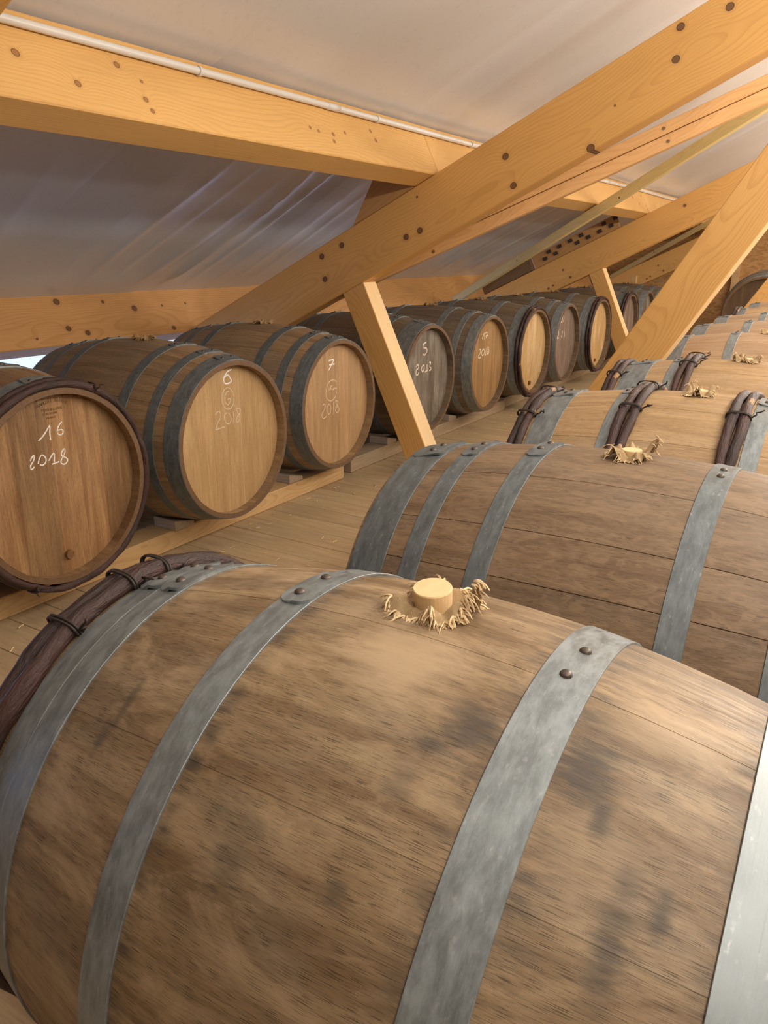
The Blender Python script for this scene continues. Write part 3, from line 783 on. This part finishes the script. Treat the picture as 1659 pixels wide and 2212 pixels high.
p = cpt(2.70); v, f, u = tube([cpt(2.66), cpt(2.74)], 0.0128, 14); mesh_obj('coupling', from_data('coupling', v, f, True, u), PLASTIC, ct)

# rails and chocks -------------------------------------------------
def rail(label, x1, w, y0, y1, h, mat, grp='barrel rails'):
    o = timber('rail', label, 'rail', (x1 - w, y0, -CAMZ + 0.0005), (0, 1, 0), (0, 0, 1), y1 - y0, w, h, mat, grp, 0.003)
    return o
# local y = z x Y = -X: origin on the +X face
def rail2(label, xf, w, y0, y1, h, mat): return timber('rail', label, 'rail', (xf, y0, -CAMZ + 0.0005), (0, 1, 0), (0, 0, 1), y1 - y0, w, h, mat, 'barrel rails', 0.003)
rail2('light pine floor rail under the front of the barrels marked 16, 6 and 7', -2.156, 0.125, -0.6, 3.147, 0.074, RAILM)
rail2('greyish pine floor rail under the barrels marked 5 and 17, behind the strut', -2.179, 0.125, 3.25, 5.30, 0.074, RAILG)
rail2('dusty grey floor rail under the far left barrels', -2.21, 0.125, 5.36, 10.2, 0.074, RAILG)
rail2('back floor rail hidden deep under the left row', -2.66, 0.1, -0.6, 10.2, 0.074, RAILG)
rail2('floor rail under the aisle ends of the right row', -0.50, 0.1, -0.4, 7.3, 0.070, RAILM)
rail2('second floor rail under the right row', 0.0, 0.1, -0.4, 7.3, 0.070, RAILG)
def chock(label, x, y, h, L=0.12, w=0.11, flip=1, ztop=0.0745):
    V = []
    for xx in (-w / 2, w / 2):
        V += [(xx, -L / 2 * flip, 0), (xx, L / 2 * flip, 0), (xx, L / 2 * flip, h * 0.45), (xx, -L / 2 * flip, h)]
    F = [(0, 3, 2, 1), (4, 5, 6, 7), (0, 1, 5, 4), (1, 2, 6, 5), (2, 3, 7, 6), (3, 0, 4, 7)]
    me = from_data('chock', V, F); bm = bmesh.new(); bm.from_mesh(me); bmesh.ops.recalc_face_normals(bm, faces=bm.faces[:]); bmesh.ops.bevel(bm, geom=bm.edges[:], offset=0.0025, segments=1, affect='EDGES'); bm.to_mesh(me); bm.free()
    o = mesh_obj('chock', me, CHOCKM); o.location = (x, y, ztop); return tag(o, label, 'chock', 'wooden chocks')

STROKES = {"16":[[[-0.0474,0.1494],[-0.0335,0.1574],[-0.0178,0.1718],[-0.0042,0.1867],[-0.0067,0.1656],[-0.0077,0.1442]],[[0.0386,0.1904],[0.0263,0.1811],[0.0198,0.1687],[0.0197,0.1579],[0.0274,0.1523],[0.0356,0.1548],[0.0383,0.1625],[0.032,0.1678],[0.0218,0.167]],[[-0.0822,0.0959],[-0.0756,0.1058],[-0.0685,0.1089],[-0.0702,0.0979],[-0.0785,0.0876],[-0.0837,0.0821],[-0.0843,0.0741],[-0.0812,0.07],[-0.0722,0.0761]],[[-0.0587,0.0818],[-0.0538,0.0942],[-0.0447,0.1051],[-0.0363,0.1012],[-0.0312,0.0906],[-0.0352,0.0792],[-0.045,0.0746],[-0.0534,0.0779]],[[-0.0232,0.0833],[-0.0026,0.1028],[-0.0051,0.0765]],[[-0.0152,0.0705],[0.0115,0.0728]],[[0.0342,0.1089],[0.0231,0.098],[0.024,0.0881],[0.0361,0.0799],[0.0413,0.0717],[0.0335,0.0622],[0.024,0.0623],[0.0171,0.0687],[0.0218,0.0788],[0.0312,0.0893],[0.0361,0.1008],[0.0342,0.1089]]],"6":[[[0.0494,0.2604],[0.029,0.2561],[0.0135,0.2444],[0.0053,0.2332],[0.0051,0.2209],[0.0107,0.2133],[0.025,0.2114],[0.0399,0.2137],[0.044,0.2194],[0.0386,0.2313],[0.0312,0.2404],[0.0205,0.2423],[0.0091,0.2351]],[[0.0202,0.1977],[0.0013,0.1892],[-0.008,0.1756],[-0.0105,0.1573],[-0.0086,0.1395],[-0.0007,0.1269],[0.013,0.1171],[0.0276,0.1159],[0.0392,0.1217],[0.0495,0.1328],[0.0532,0.1539],[0.0509,0.1707],[0.0376,0.1877],[0.022,0.1981]],[[0.0288,0.1821],[0.0169,0.1807],[0.0088,0.1719],[0.0047,0.1562],[0.0071,0.142],[0.0163,0.133],[0.0277,0.1375],[0.033,0.1456],[0.0319,0.1546],[0.0189,0.1521]],[[-0.0518,0.1065],[-0.0412,0.1147],[-0.0297,0.1147],[-0.0242,0.1056],[-0.0276,0.0885],[-0.0414,0.0746],[-0.0533,0.0528],[-0.0473,0.0504],[-0.0082,0.0533]],[[0.0118,0.1033],[-0.0013,0.0992],[-0.006,0.0873],[-0.002,0.0713],[0.0099,0.0615],[0.0229,0.0618],[0.0315,0.0756],[0.0274,0.0918],[0.0154,0.1027]],[[0.0469,0.1025],[0.0442,0.0605]],[[0.0884,0.1021],[0.074,0.111],[0.0615,0.1091],[0.0739,0.0877],[0.0761,0.0678],[0.0666,0.0565],[0.0596,0.0642],[0.0655,0.0775],[0.0798,0.0893],[0.0875,0.1023]]],"7":[[[-0.0565,0.2052],[-0.0154,0.2063],[-0.0346,0.1833],[-0.0565,0.1615]],[[-0.0515,0.1873],[-0.0074,0.1859]],[[0.0062,0.1018],[-0.0224,0.1146],[-0.0569,0.1061],[-0.0746,0.0839],[-0.0797,0.06],[-0.0707,0.0339],[-0.0454,0.0192],[-0.0163,0.0256],[-0.0013,0.0385]],[[-0.0375,0.0903],[-0.0435,0.0795],[-0.0352,0.0718],[-0.029,0.0858],[-0.0375,0.0903]],[[-0.0295,0.0693],[-0.0121,0.0718],[0.0054,0.0727],[-0.0007,0.0602],[0.0077,0.0472]],[[-0.0548,0.0828],[-0.0538,0.0694]],[[-0.1082,0.0083],[-0.0968,0.0131],[-0.0887,0.0019],[-0.0992,-0.0163],[-0.1168,-0.0366],[-0.1034,-0.0539],[-0.079,-0.0464]],[[-0.0572,0.0085],[-0.0736,-0.0105],[-0.07,-0.0312],[-0.0603,-0.0412],[-0.0471,-0.0334],[-0.0421,-0.0123],[-0.0544,0.0064]],[[-0.021,0.0146],[-0.0228,-0.0476]],[[0.0155,0.0073],[-0.002,0.015],[-0.0023,0.0049],[0.0119,-0.0143],[0.0234,-0.0297],[0.0141,-0.0436],[-0.0035,-0.0389],[-0.0046,-0.0252],[0.0121,-0.0075],[0.0169,0.007]]],"5":[[[0.0038,0.2027],[-0.0169,0.1984],[-0.031,0.1948],[-0.0228,0.1855],[-0.0249,0.1735],[-0.0,0.1711],[0.0137,0.1599],[0.0091,0.1455],[-0.014,0.133],[-0.0326,0.1399]],[[-0.1109,0.0774],[-0.0923,0.0899],[-0.0817,0.0789],[-0.0888,0.0662],[-0.1064,0.0597],[-0.1096,0.0429],[-0.1055,0.0337],[-0.0876,0.034],[-0.0753,0.0473]],[[-0.0274,0.08],[-0.0451,0.0672],[-0.0445,0.0522],[-0.031,0.0419],[-0.0184,0.0541],[-0.0167,0.0738],[-0.0274,0.08]],[[0.0174,0.0786],[0.019,0.0458]],[[-0.0072,0.0377],[0.0244,0.0427]],[[0.0411,0.086],[0.0627,0.0836],[0.0502,0.0636],[0.0643,0.0518],[0.0648,0.0416],[0.0446,0.0402]]],"17":[[[-0.1338,0.1625],[-0.1177,0.1754],[-0.0994,0.1972],[-0.0964,0.1553]],[[-0.088,0.195],[-0.0561,0.1976],[-0.0605,0.1797],[-0.0712,0.1597]],[[-0.0794,0.176],[-0.0407,0.1767]],[[-0.1692,0.0957],[-0.1556,0.1009],[-0.149,0.0833],[-0.1719,0.0609],[-0.1739,0.0506],[-0.1578,0.0463],[-0.1393,0.0509]],[[-0.0963,0.0964],[-0.1091,0.0964],[-0.127,0.085],[-0.1248,0.0638],[-0.1113,0.0571],[-0.093,0.0658],[-0.0886,0.0851],[-0.1012,0.0969]],[[-0.0644,0.0999],[-0.0662,0.0577]],[[-0.0821,0.0554],[-0.0596,0.0571]],[[-0.0325,0.1061],[-0.0373,0.0907],[-0.0155,0.0725],[-0.0303,0.058],[-0.0415,0.0698],[-0.0204,0.0864],[-0.0325,0.1061]]],"c":[[[-0.0927,0.202],[-0.0996,0.1641],[-0.1242,0.1683]],[[-0.0536,0.2047],[-0.0673,0.1619]],[[-0.1676,0.1025],[-0.1577,0.076],[-0.1862,0.0476],[-0.1474,0.0482]],[[-0.0668,0.092],[-0.0881,0.047]],[[-0.0259,0.0888],[-0.0151,0.0434]]]}

# ================================================================ barrels, left row
LH = ((0.388, 0.449), (0.305, 0.345), (0.165, 0.208), (-0.208, -0.165), (-0.345, -0.305), (-0.449, -0.388))
WH = ((0.345, 0.405), (0.165, 0.208), (-0.208, -0.165), (-0.345, -0.305), (-0.449, -0.388))
S_L1 = oak('oak_staves_brown', (0.41, 0.275, 0.15), (0.25, 0.15, 0.073), (0.20, 0.165, 0.13), 0.55, 0.45)
S_L2 = oak('oak_staves_weathered', (0.25, 0.185, 0.118), (0.13, 0.088, 0.05), (0.14, 0.122, 0.105), 0.7, 0.45)
S_L16 = oak('oak_staves_amber', (0.33, 0.205, 0.10), (0.20, 0.105, 0.045), (0.19, 0.14, 0.10), 0.35, 0.45)
H_16 = oak('oak_head_brown', (0.40, 0.235, 0.105), (0.215, 0.105, 0.038), (0.24, 0.15, 0.08), 0.35, 0.4, rnd_amt=0.7)
H_TAN = oak('oak_head_tan', (0.56, 0.375, 0.18), (0.45, 0.275, 0.115), (0.40, 0.27, 0.14), 0.3, 0.22, rnd_amt=0.16)
H_TAN7 = oak('oak_head_sand', (0.52, 0.335, 0.165), (0.40, 0.235, 0.105), (0.36, 0.24, 0.14), 0.35, 0.22, rnd_amt=0.16)
H_GREY = oak('oak_head_grey', (0.24, 0.20, 0.155), (0.105, 0.078, 0.052), (0.34, 0.31, 0.26), 0.7, 0.4, rnd_amt=0.3)
H_OR = oak('oak_head_amber', (0.46, 0.285, 0.115), (0.31, 0.165, 0.055), (0.24, 0.15, 0.07), 0.4, 0.3, rnd_amt=0.25)
H_YEL = oak('oak_head_straw', (0.66, 0.44, 0.19), (0.50, 0.30, 0.115), (0.72, 0.58, 0.36), 0.6, 0.2, rnd_amt=0.18)
H_PUR = oak('oak_head_mauve', (0.27, 0.20, 0.155), (0.17, 0.11, 0.075), (0.30, 0.24, 0.2), 0.4, 0.3, rnd_amt=0.25)
BZ = 0.4255
GL = 'wine barrels in the left row'; GR = 'wine barrels in the right row'
CUT_A = (-0.165, -0.085, -0.008, 0.068, 0.150, 0.215); CUT_B = (-0.2, -0.115, -0.03, 0.03, 0.11, 0.18); CUT_C = (-0.17, -0.03, 0.035, 0.115, 0.2)
def lb(key, x, y, label, sm, hm, hoops=LH, **k):
    return barrel(label, (x, y, BZ), 0.45, hoops, sm, hm, GL, hoop_mat=k.pop('hoop_mat', GALV2), **k)
b16 = lb('16', -2.42, 1.40, 'brown-headed barrel chalked 16 2018 at the left edge, dark willow rim', S_L16, H_16, WH, willows=(0.421, 0.443), ties=((0.432, 0.027, 116), (0.432, 0.027, -62)), rodr=0.0125, seed=11, cuts=(-0.135, -0.045, -0.012, 0.085, 0.165), hoop_mat=GALV)
b6 = lb('6', -2.40, 2.14, 'tan-headed barrel chalked 6 with a circled G and 2018, left row', S_L1, H_TAN, seed=12, cuts=CUT_A)
b7 = lb('7', -2.48, 2.95, 'sandy-headed barrel chalked 7 and 2018 with a smeared circle mark', S_L1, H_TAN7, seed=13, cuts=CUT_C)
b5 = lb('5', -2.49, 3.86, 'grey weathered barrel chalked 5, half behind the near short strut', S_L2, H_GREY, hoops=((0.345, 0.440), (0.225, 0.265), (0.12, 0.155), (-0.208, -0.165), (-0.345, -0.305), (-0.449, -0.388)), seed=14, cuts=CUT_B)
b17 = lb('17', -2.46, 4.62, 'amber-headed barrel chalked 17 2018, right of the near short strut', S_L2, H_OR, seed=15, cuts=CUT_B, hoop_mat=GALV)
b18 = lb('18', -2.45, 5.40, 'pale yellow-headed barrel with dark willow rim next to the one chalked 17', S_L2, H_YEL, WH, willows=(0.421, 0.443), seed=16, cuts=CUT_A, hoop_mat=GALV)
bc = lb('c', -2.45, 6.105, 'mauve-grey-headed barrel with faint chalk, between two pale willow-rimmed heads', S_L2, H_PUR, seed=17, cuts=CUT_C, hoop_mat=GALV)
bd = lb('d', -2.43, 6.93, 'pale-headed willow-rimmed barrel just before the far short strut', S_L2, H_YEL, ((0.375, 0.408), (0.338, 0.371), (0.165, 0.208), (-0.208, -0.165), (-0.449, -0.388)), willows=(0.421, 0.443), seed=18, cuts=CUT_B, hoop_mat=GALV)
be = lb('e', -2.45, 7.99, 'dark barrel just behind the far short strut', S_L2, H_PUR, WH, willows=(0.421, 0.443), seed=19)
bf = lb('f', -2.45, 8.70, 'grey barrel with two bright rim hoops, beyond the far short strut', S_L2, H_GREY, seed=20, hoop_mat=GALV)
bg_ = lb('g', -2.45, 9.42, 'hindmost barrel of the left row, peeping over the grey one', S_L2, H_GREY, seed=21, hoop_mat=GALV)
chalk_strokes(b16, STROKES['16'], 0.45, 0.0021)
chalk_strokes(b6, STROKES['6'][:1], 0.45, 0.0027, dy=-0.02); chalk_strokes(b6, STROKES['6'][1:], 0.45, 0.0017, CHALK_FAINT, dy=-0.02)
chalk_strokes(b7, STROKES['7'][:2], 0.45, 0.0032, dy=0.01); chalk_strokes(b7, STROKES['7'][2:], 0.45, 0.0019, CHALK_FAINT, dy=0.01)
chalk_strokes(b5, STROKES['5'], 0.45, 0.0040, CHALK_FAINT); chalk_strokes(b17, STROKES['17'], 0.45, 0.0038, CHALK_FAINT, dy=0.06); chalk_strokes(bc, STROKES['c'], 0.45, 0.005, CHALK_FAINT, dy=0.025)
items = []; word = 'FRANÇOIS FRÈRES'; n = len(word); rad_ = 0.105; c0 = (0.011, 0.262 - rad_)
for i, ch_ in enumerate(word):
    if ch_ == ' ': continue
    an = R(-27 + 54 * i / (n - 1)); items.append((ch_, c0[0] + rad_ * math.sin(an), c0[1] + (rad_ - 0.009) * math.cos(an), 0.0125, -an))
items += [('TONNELLERIE', 0.010, 0.2295, 0.0115, 0), ('ST-ROMAIN', 0.002, 0.2185, 0.0095, 0), ('FRANCE', 0.004, 0.2065, 0.0085, 0)]
text_marks(b16, items, 0.45, STAMP, 'cooper_stamp', 'dark burnt lettering')
def head_plug(t, y, z, r=0.0145, h=0.012, L2=0.45):
    m = cork_mesh(r, h, 0.004); m.transform(Matrix.Rotation(math.pi / 2, 4, 'Y')); o = mesh_obj('head_plug', m, H_16 if not m.materials else None, t); o.location = (L2 - 0.037, y, z); return o
PLUG = plain('plug_wood', (0.20, 0.10, 0.035), 0.7, 0, 90, 0.5)
for t, y, z in ((b16, 0.001, -0.222), (b18, -0.01, -0.225), (bd, 0.0, -0.225)):
    o = head_plug(t, y, z); o.data.materials.clear(); o.data.materials.append(PLUG)

# ================================================================ barrels, right row
L2R = 0.408
b1 = empty('wine_barrel', (-0.3274, 0.6153, CAMZ - 0.6815)); b1.rotation_euler = (0, 0.0174, 0.0113)
S_B1 = oak('oak_staves_foreground', (0.31, 0.212, 0.114), (0.155, 0.09, 0.041), (0.20, 0.16, 0.116), 0.55, 0.8, pscale=(50, 1500), mottle=0.65, cont=True, rnd_amt=0.05, ref=b1,
           spots=((0.105, 69.5, 0.024, 0.030, 0.75), (0.194, 71, 0.024, 0.036, 0.8), (0.080, 65.3, 0.020, 0.010, 0.6), (0.216, 64.8, 0.008, 0.014, 0.75), (0.245, 50, 0.012, 0.034, 0.7),
                  (0.271, 56, 0.007, 0.018, 0.7), (-0.240, 47, 0.007, 0.020, 0.6), (-0.233, 55, 0.005, 0.03, 0.55), (-0.044, 39, 0.016, 0.018, 0.4), (0.055, 43, 0.010, 0.009, 0.55), (0.067, 58.5, 0.012, 0.02, 0.4), (0.245, 58, 0.008, 0.02, 0.4), (-0.06, 46, 0.03, 0.02, 0.3), (-0.2, 80, 0.03, 0.02, 0.25)),
           scuff=((0.013, 77, 0.075, 0.055, 0.75), (0.24, 84, 0.07, 0.04, 0.45), (-0.07, 86, 0.05, 0.03, 0.4), (0.2, 60, 0.06, 0.05, 0.3)),
           hoop_edges=((-0.118, 0.020, 0.8), (0.121, 0.028, 0.6), (0.180, 0.034, 0.75), (0.307, 0.016, 0.6), (-0.297, 0.014, 0.45)))
PR[:] = [0.3373, 0.3634]                       # the foreground barrel is slimmer and more tapered than the rest
barrel('foreground oak barrel filling the bottom of the picture, tall cork on top', None, 0.438, ((-0.382, -0.3425), (-0.3425, -0.3025), (-0.164, -0.1245), (0.126, 0.174), (0.309, 0.390)), S_B1, H_TAN, GR,
       ws=[22, 16, 18, 20, 16, 18, 16, 20, 14, 18, 16, 18, 16, 20, 18, 16, 18, 20, 18, 22], start=106.3, ch=0.00003, chs={0: 0.0006}, heads=(-1,), root=b1,
       willows=(-0.3985, -0.421), ties=((-0.4095, 0.026, 66), (-0.4095, 0.026, 84), (-0.4095, 0.026, 95)), rodr=0.0122, seed=31, auto_rivets=False,
       laps={0: (83.0, 106), 1: (82.4, 102), 2: (83.6, 101)}, rivets=((0, -0.366, 89.0), (1, -0.325, 87.2), (0, -0.364, 99.5), (1, -0.323, 95.8), (2, -0.147, 87.2), (2, -0.146, 95.4), (3, 0.150, 95.5), (3, 0.148, 86.5)))
PR[:] = [RB, KQ]
S_B2 = oak('oak_staves_chestnut', (0.235, 0.152, 0.084), (0.14, 0.083, 0.042), (0.165, 0.125, 0.092), 0.55, 0.55, pscale=(75, 1200), mottle=0.35, fleck=0.28, rnd_amt=0.3)
b2 = barrel('second right-hand barrel, chestnut brown with plain steel hoops, behind the foreground one', (-0.302, 1.308, BZ - 0.0035), L2R, ((-0.402, -0.330), (-0.295, -0.2595), (-0.172, -0.135), (0.128, 0.1665), (0.265, 0.305)), S_B2, H_TAN7, GR,
       ws=[23, 20, 14, 17, 15, 18, 16, 20, 18, 14, 18, 16, 20, 16, 18, 16, 18, 16, 14, 16, 17], start=93.0, heads=(-1,), seed=32, auto_rivets=False,
       laps={0: (79.8, 100), 1: (79.3, 100), 2: (80.8, 101)}, rivets=((0, -0.366, 85), (0, -0.364, 92), (1, -0.278, 84.5), (1, -0.275, 91), (2, -0.155, 87), (2, -0.154, 95), (3, 0.148, 85), (3, 0.147, 91)), hoop_mat=GALV2)
S_B3 = oak('oak_staves_honey', (0.47, 0.31, 0.155), (0.33, 0.20, 0.09), (0.36, 0.26, 0.17), 0.4, 0.35, fleck=0.12)
S_B4 = oak('oak_staves_pale', (0.46, 0.31, 0.18), (0.34, 0.21, 0.115), (0.38, 0.29, 0.21), 0.5, 0.3)
WR = ((-0.366, -0.298), (-0.183, -0.158), (0.135, 0.172), (0.27, 0.33))
b3 = barrel('third right-hand barrel, honey-coloured with three pairs of dark willow hoops', (-0.318, 2.028, BZ - 0.0035), L2R, WR, S_B3, H_TAN, GR, heads=(-1,), seed=33,
       willows=(-0.381, -0.401, -0.144, -0.119, 0.097, 0.121), ties=((-0.391, 0.025, 62), (-0.1315, 0.027, 66), (0.109, 0.027, 67), (-0.391, 0.025, 92), (-0.1315, 0.027, 93)), rodr=0.0112)
b4 = barrel('fourth right-hand barrel, pale brown with willow hoops, last before the long strut', (-0.306, 2.762, BZ - 0.0035), L2R, ((-0.362, -0.279), (-0.219, -0.190), (0.2, 0.24)), S_B3, H_TAN, GR, heads=(-1,), seed=34,
       willows=(-0.377, -0.398, -0.174, -0.150, 0.155, 0.179), ties=((-0.387, 0.025, 66), (-0.1615, 0.027, 74), (-0.1615, 0.027, 96)), rodr=0.0108)
MR = ((-0.402, -0.330), (-0.16, -0.122), (0.128, 0.166), (0.3, 0.37))
rb = [(-0.34, 3.83, 'pale oak barrel with plain steel hoops, first behind the long strut', S_B4), (-0.375, 4.54, 'pale barrel in the right row, second behind the long strut', S_B4),
      (-0.38, 5.25, 'pale barrel in the right row, third behind the long strut', S_B4), (-0.385, 6.05, 'pale barrel with a short willow-topped rim, fourth behind the long strut', S_B3), (-0.39, 6.85, 'last pale barrel of the right row, below the far right strut', S_B4)]
for i, (x, y, l, m) in enumerate(rb):
    barrel(l, (x, y, BZ - 0.0035), L2R, MR, m, H_TAN, GR, heads=(-1,), seed=40 + i, willows=(-0.381, -0.401) if i == 3 else ())
S_BIG = oak('oak_staves_dark', (0.20, 0.13, 0.07), (0.11, 0.065, 0.03), (0.12, 0.09, 0.07), 0.4, 0.3)  # dark brown oak of the big end barrel
H_BIG = oak('oak_head_dark', (0.17, 0.105, 0.05), (0.09, 0.05, 0.022), (0.11, 0.08, 0.05), 0.4, 0.3)
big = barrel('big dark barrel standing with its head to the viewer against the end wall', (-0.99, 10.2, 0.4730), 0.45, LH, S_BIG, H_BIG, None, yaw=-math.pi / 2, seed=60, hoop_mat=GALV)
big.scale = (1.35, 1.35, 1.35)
# chocks beside the left barrels
for i, (y, x, l) in enumerate(((1.20, -2.22, 'chock left of the barrel chalked 16'), (2.022, -2.20, 'pale chock on the rail between the barrels chalked 16 and 6'), (2.765, -2.225, 'chock on the rail between the barrels chalked 6 and 7'), (3.67, -2.24, 'chock beside the near short strut under the grey barrel'),
                               (4.44, -2.24, 'chock on the rail before the barrel chalked 17'), (5.22, -2.27, 'chock before the first pale willow-rimmed head'), (6.76, -2.27, 'chock before the second pale willow-rimmed head'))):
    chock(l, x, y, 0.042, 0.10, 0.12)
# bungs --------------------------------------------------------------
make_bung_variant(1, 0.0202, 0.0265, 0.038, 1.3, ((0.25, 0.30, 0.026), (1.75, 0.3, 0.020)), 480, BURLAP, FRAY, R(7), 0.00125)
make_bung_variant(2, 0.017, 0.013, 0.038, 1.7, ((0.3, 0.6, 0.018), (3.3, 0.5, 0.014)), 110, BURLAP, FRAY)
make_bung_variant(3, 0.018, 0.010, 0.040, 1.8, ((1.0, 0.8, 0.012),), 120, BURLAP, FRAY)
make_bung_variant(4, 0.016, 0.006, 0.040, 1.0, ((0.8, 0.8, 0.008), (3.6, 0.6, 0.008)), 130, STRAW, STRAW, 0, 0.0012)
GB = 'burlap bungs'; zt = BZ - 0.0035 + RB
bung('tall pale cork wrapped in frayed burlap on the foreground barrel', (-0.326, 0.634, CAMZ - 0.6815 + 0.3371), 0.0, 0, GB)
bung('low cork folded in tan burlap on the chestnut barrel', (-0.302, 1.308, zt), 0.2, 1, GB)
bung('flat straw-coloured burlap bung on the honey-coloured willow-hooped barrel', (-0.318, 2.028, zt), 1.3, 2, GB)
bung('curled burlap bung on the last barrel before the long strut', (-0.306, 2.762, zt), 2.6, 2, GB)
bung('pale burlap bung on the first barrel behind the long strut', (-0.34, 3.83, zt), 4.1, 2, GB)
for i, (x, y, l, m) in enumerate(rb[1:]): bung('small burlap bung on the ' + ('second', 'third', 'fourth', 'last')[i] + ' right-row barrel behind the long strut', (x, y, zt), 1.1 * i, 2, GB)
for i, (t, l) in enumerate(((b6, 'straw-like bung on the tan-headed barrel with the circled G'), (b7, 'straw-like bung on the sandy-headed barrel with the smeared circle'), (b5, 'straw-like bung on the grey weathered barrel behind the near short strut'),
                            (b17, 'straw-like bung on the amber-headed barrel right of the near short strut'), (b18, 'straw-like bung on the pale yellow-headed barrel with dark willow rim'), (bc, 'straw-like bung on the mauve-grey-headed barrel'),
                            (bd, 'straw-like bung on the pale-headed barrel before the far short strut'), (be, 'straw-like bung on the dark barrel behind the far short strut'), (bf, 'straw-like bung on the grey barrel with bright rim hoops'), (bg_, 'straw-like bung on the hindmost barrel of the left row'))):
    bung(l, (t.location.x, t.location.y, BZ + RB), 0.9 * i, 3, 'straw-like bungs of the left row')
# odds and ends ------------------------------------------------------
DKW = pine('dark_plank', (0.20, 0.115, 0.05), (0.11, 0.055, 0.022), contrast=0.3)
DKW2 = plain('dark_block', (0.05, 0.028, 0.02), 0.7)
tray = empty('slotted_plank', (0, 0, 0)); tag(tray, 'dark plank with two rows of small blocks lying above the second rafter', 'plank')
o0 = SV * -2.60 + NV * (P1 + 0.001)
o = timber('base_board', None, None, (o0.x, 7.46, o0.z), SV, NV, 0.86, 0.03, 0.125, M_CL); o.parent = tray
for k in range(14):
    if k in (4, 9): continue
    o1 = SV * (-2.50 + 0.056 * k) + NV * (P1 + 0.035 + 0.045 * (k % 2))
    o = timber('block', None, None, (o1.x, 7.444, o1.z), SV, NV, 0.04, 0.0165, 0.03, DKW2, None, 0.002); o.parent = tray
tag(boxes('wood_block', [(-2.42, -2.36, 9.38, 9.44, zt + 0.004, zt + 0.09)], RAILM, 0.003), 'small upright pine block standing on the hindmost left barrel', 'wooden block')
bpy.data.objects['wood_block'].location.y += 0.12
tag(boxes('post', [(-1.66, -1.57, Y1 - 0.10, Y1 - 0.002, 0.0, 1.78)], RAILM, 0.003), 'upright pine post against the end wall left of the big barrel', 'post')
o0 = SV * -3.20 + NV * (P1 + 0.001)
timber('dark_board', 'short dark board on the second rafter, left of the plank with small blocks', 'plank', (o0.x, 7.47, o0.z), SV, NV, 0.57, 0.05, 0.16, DKW, None, 0.01)
# straw and wood chips swept along the rail
g = random.Random(9); parts = []
for k in range(170):
    x = -2.13 + abs(g.gauss(0, 0.22)) if g.random() < 0.75 else g.uniform(-2.1, -0.8); y = g.uniform(0.5, 5.5)
    an = g.uniform(0, 6.28); L = g.uniform(0.006, 0.03) * (2.2 if g.random() < 0.06 else 1); p = Vector((x, y, 0.0015)); pts = []
    for q in range(5):
        pts.append(p.copy()); an += g.uniform(-0.5, 0.5); p = p + Vector((math.cos(an), math.sin(an), 0)) * L / 4; p.z = 0.0015 + 0.004 * math.sin(q / 4 * 3.14) * g.random()
    v, f, u = tube(pts, 0.0011 if g.random() < 0.7 else 0.002, 4); parts.append((v, f))
tag(mesh_obj('floor_debris', join_mesh('floor_debris', parts), FRAY), 'straw and wood chips scattered on the floor boards along the rail', 'debris', kind='stuff')
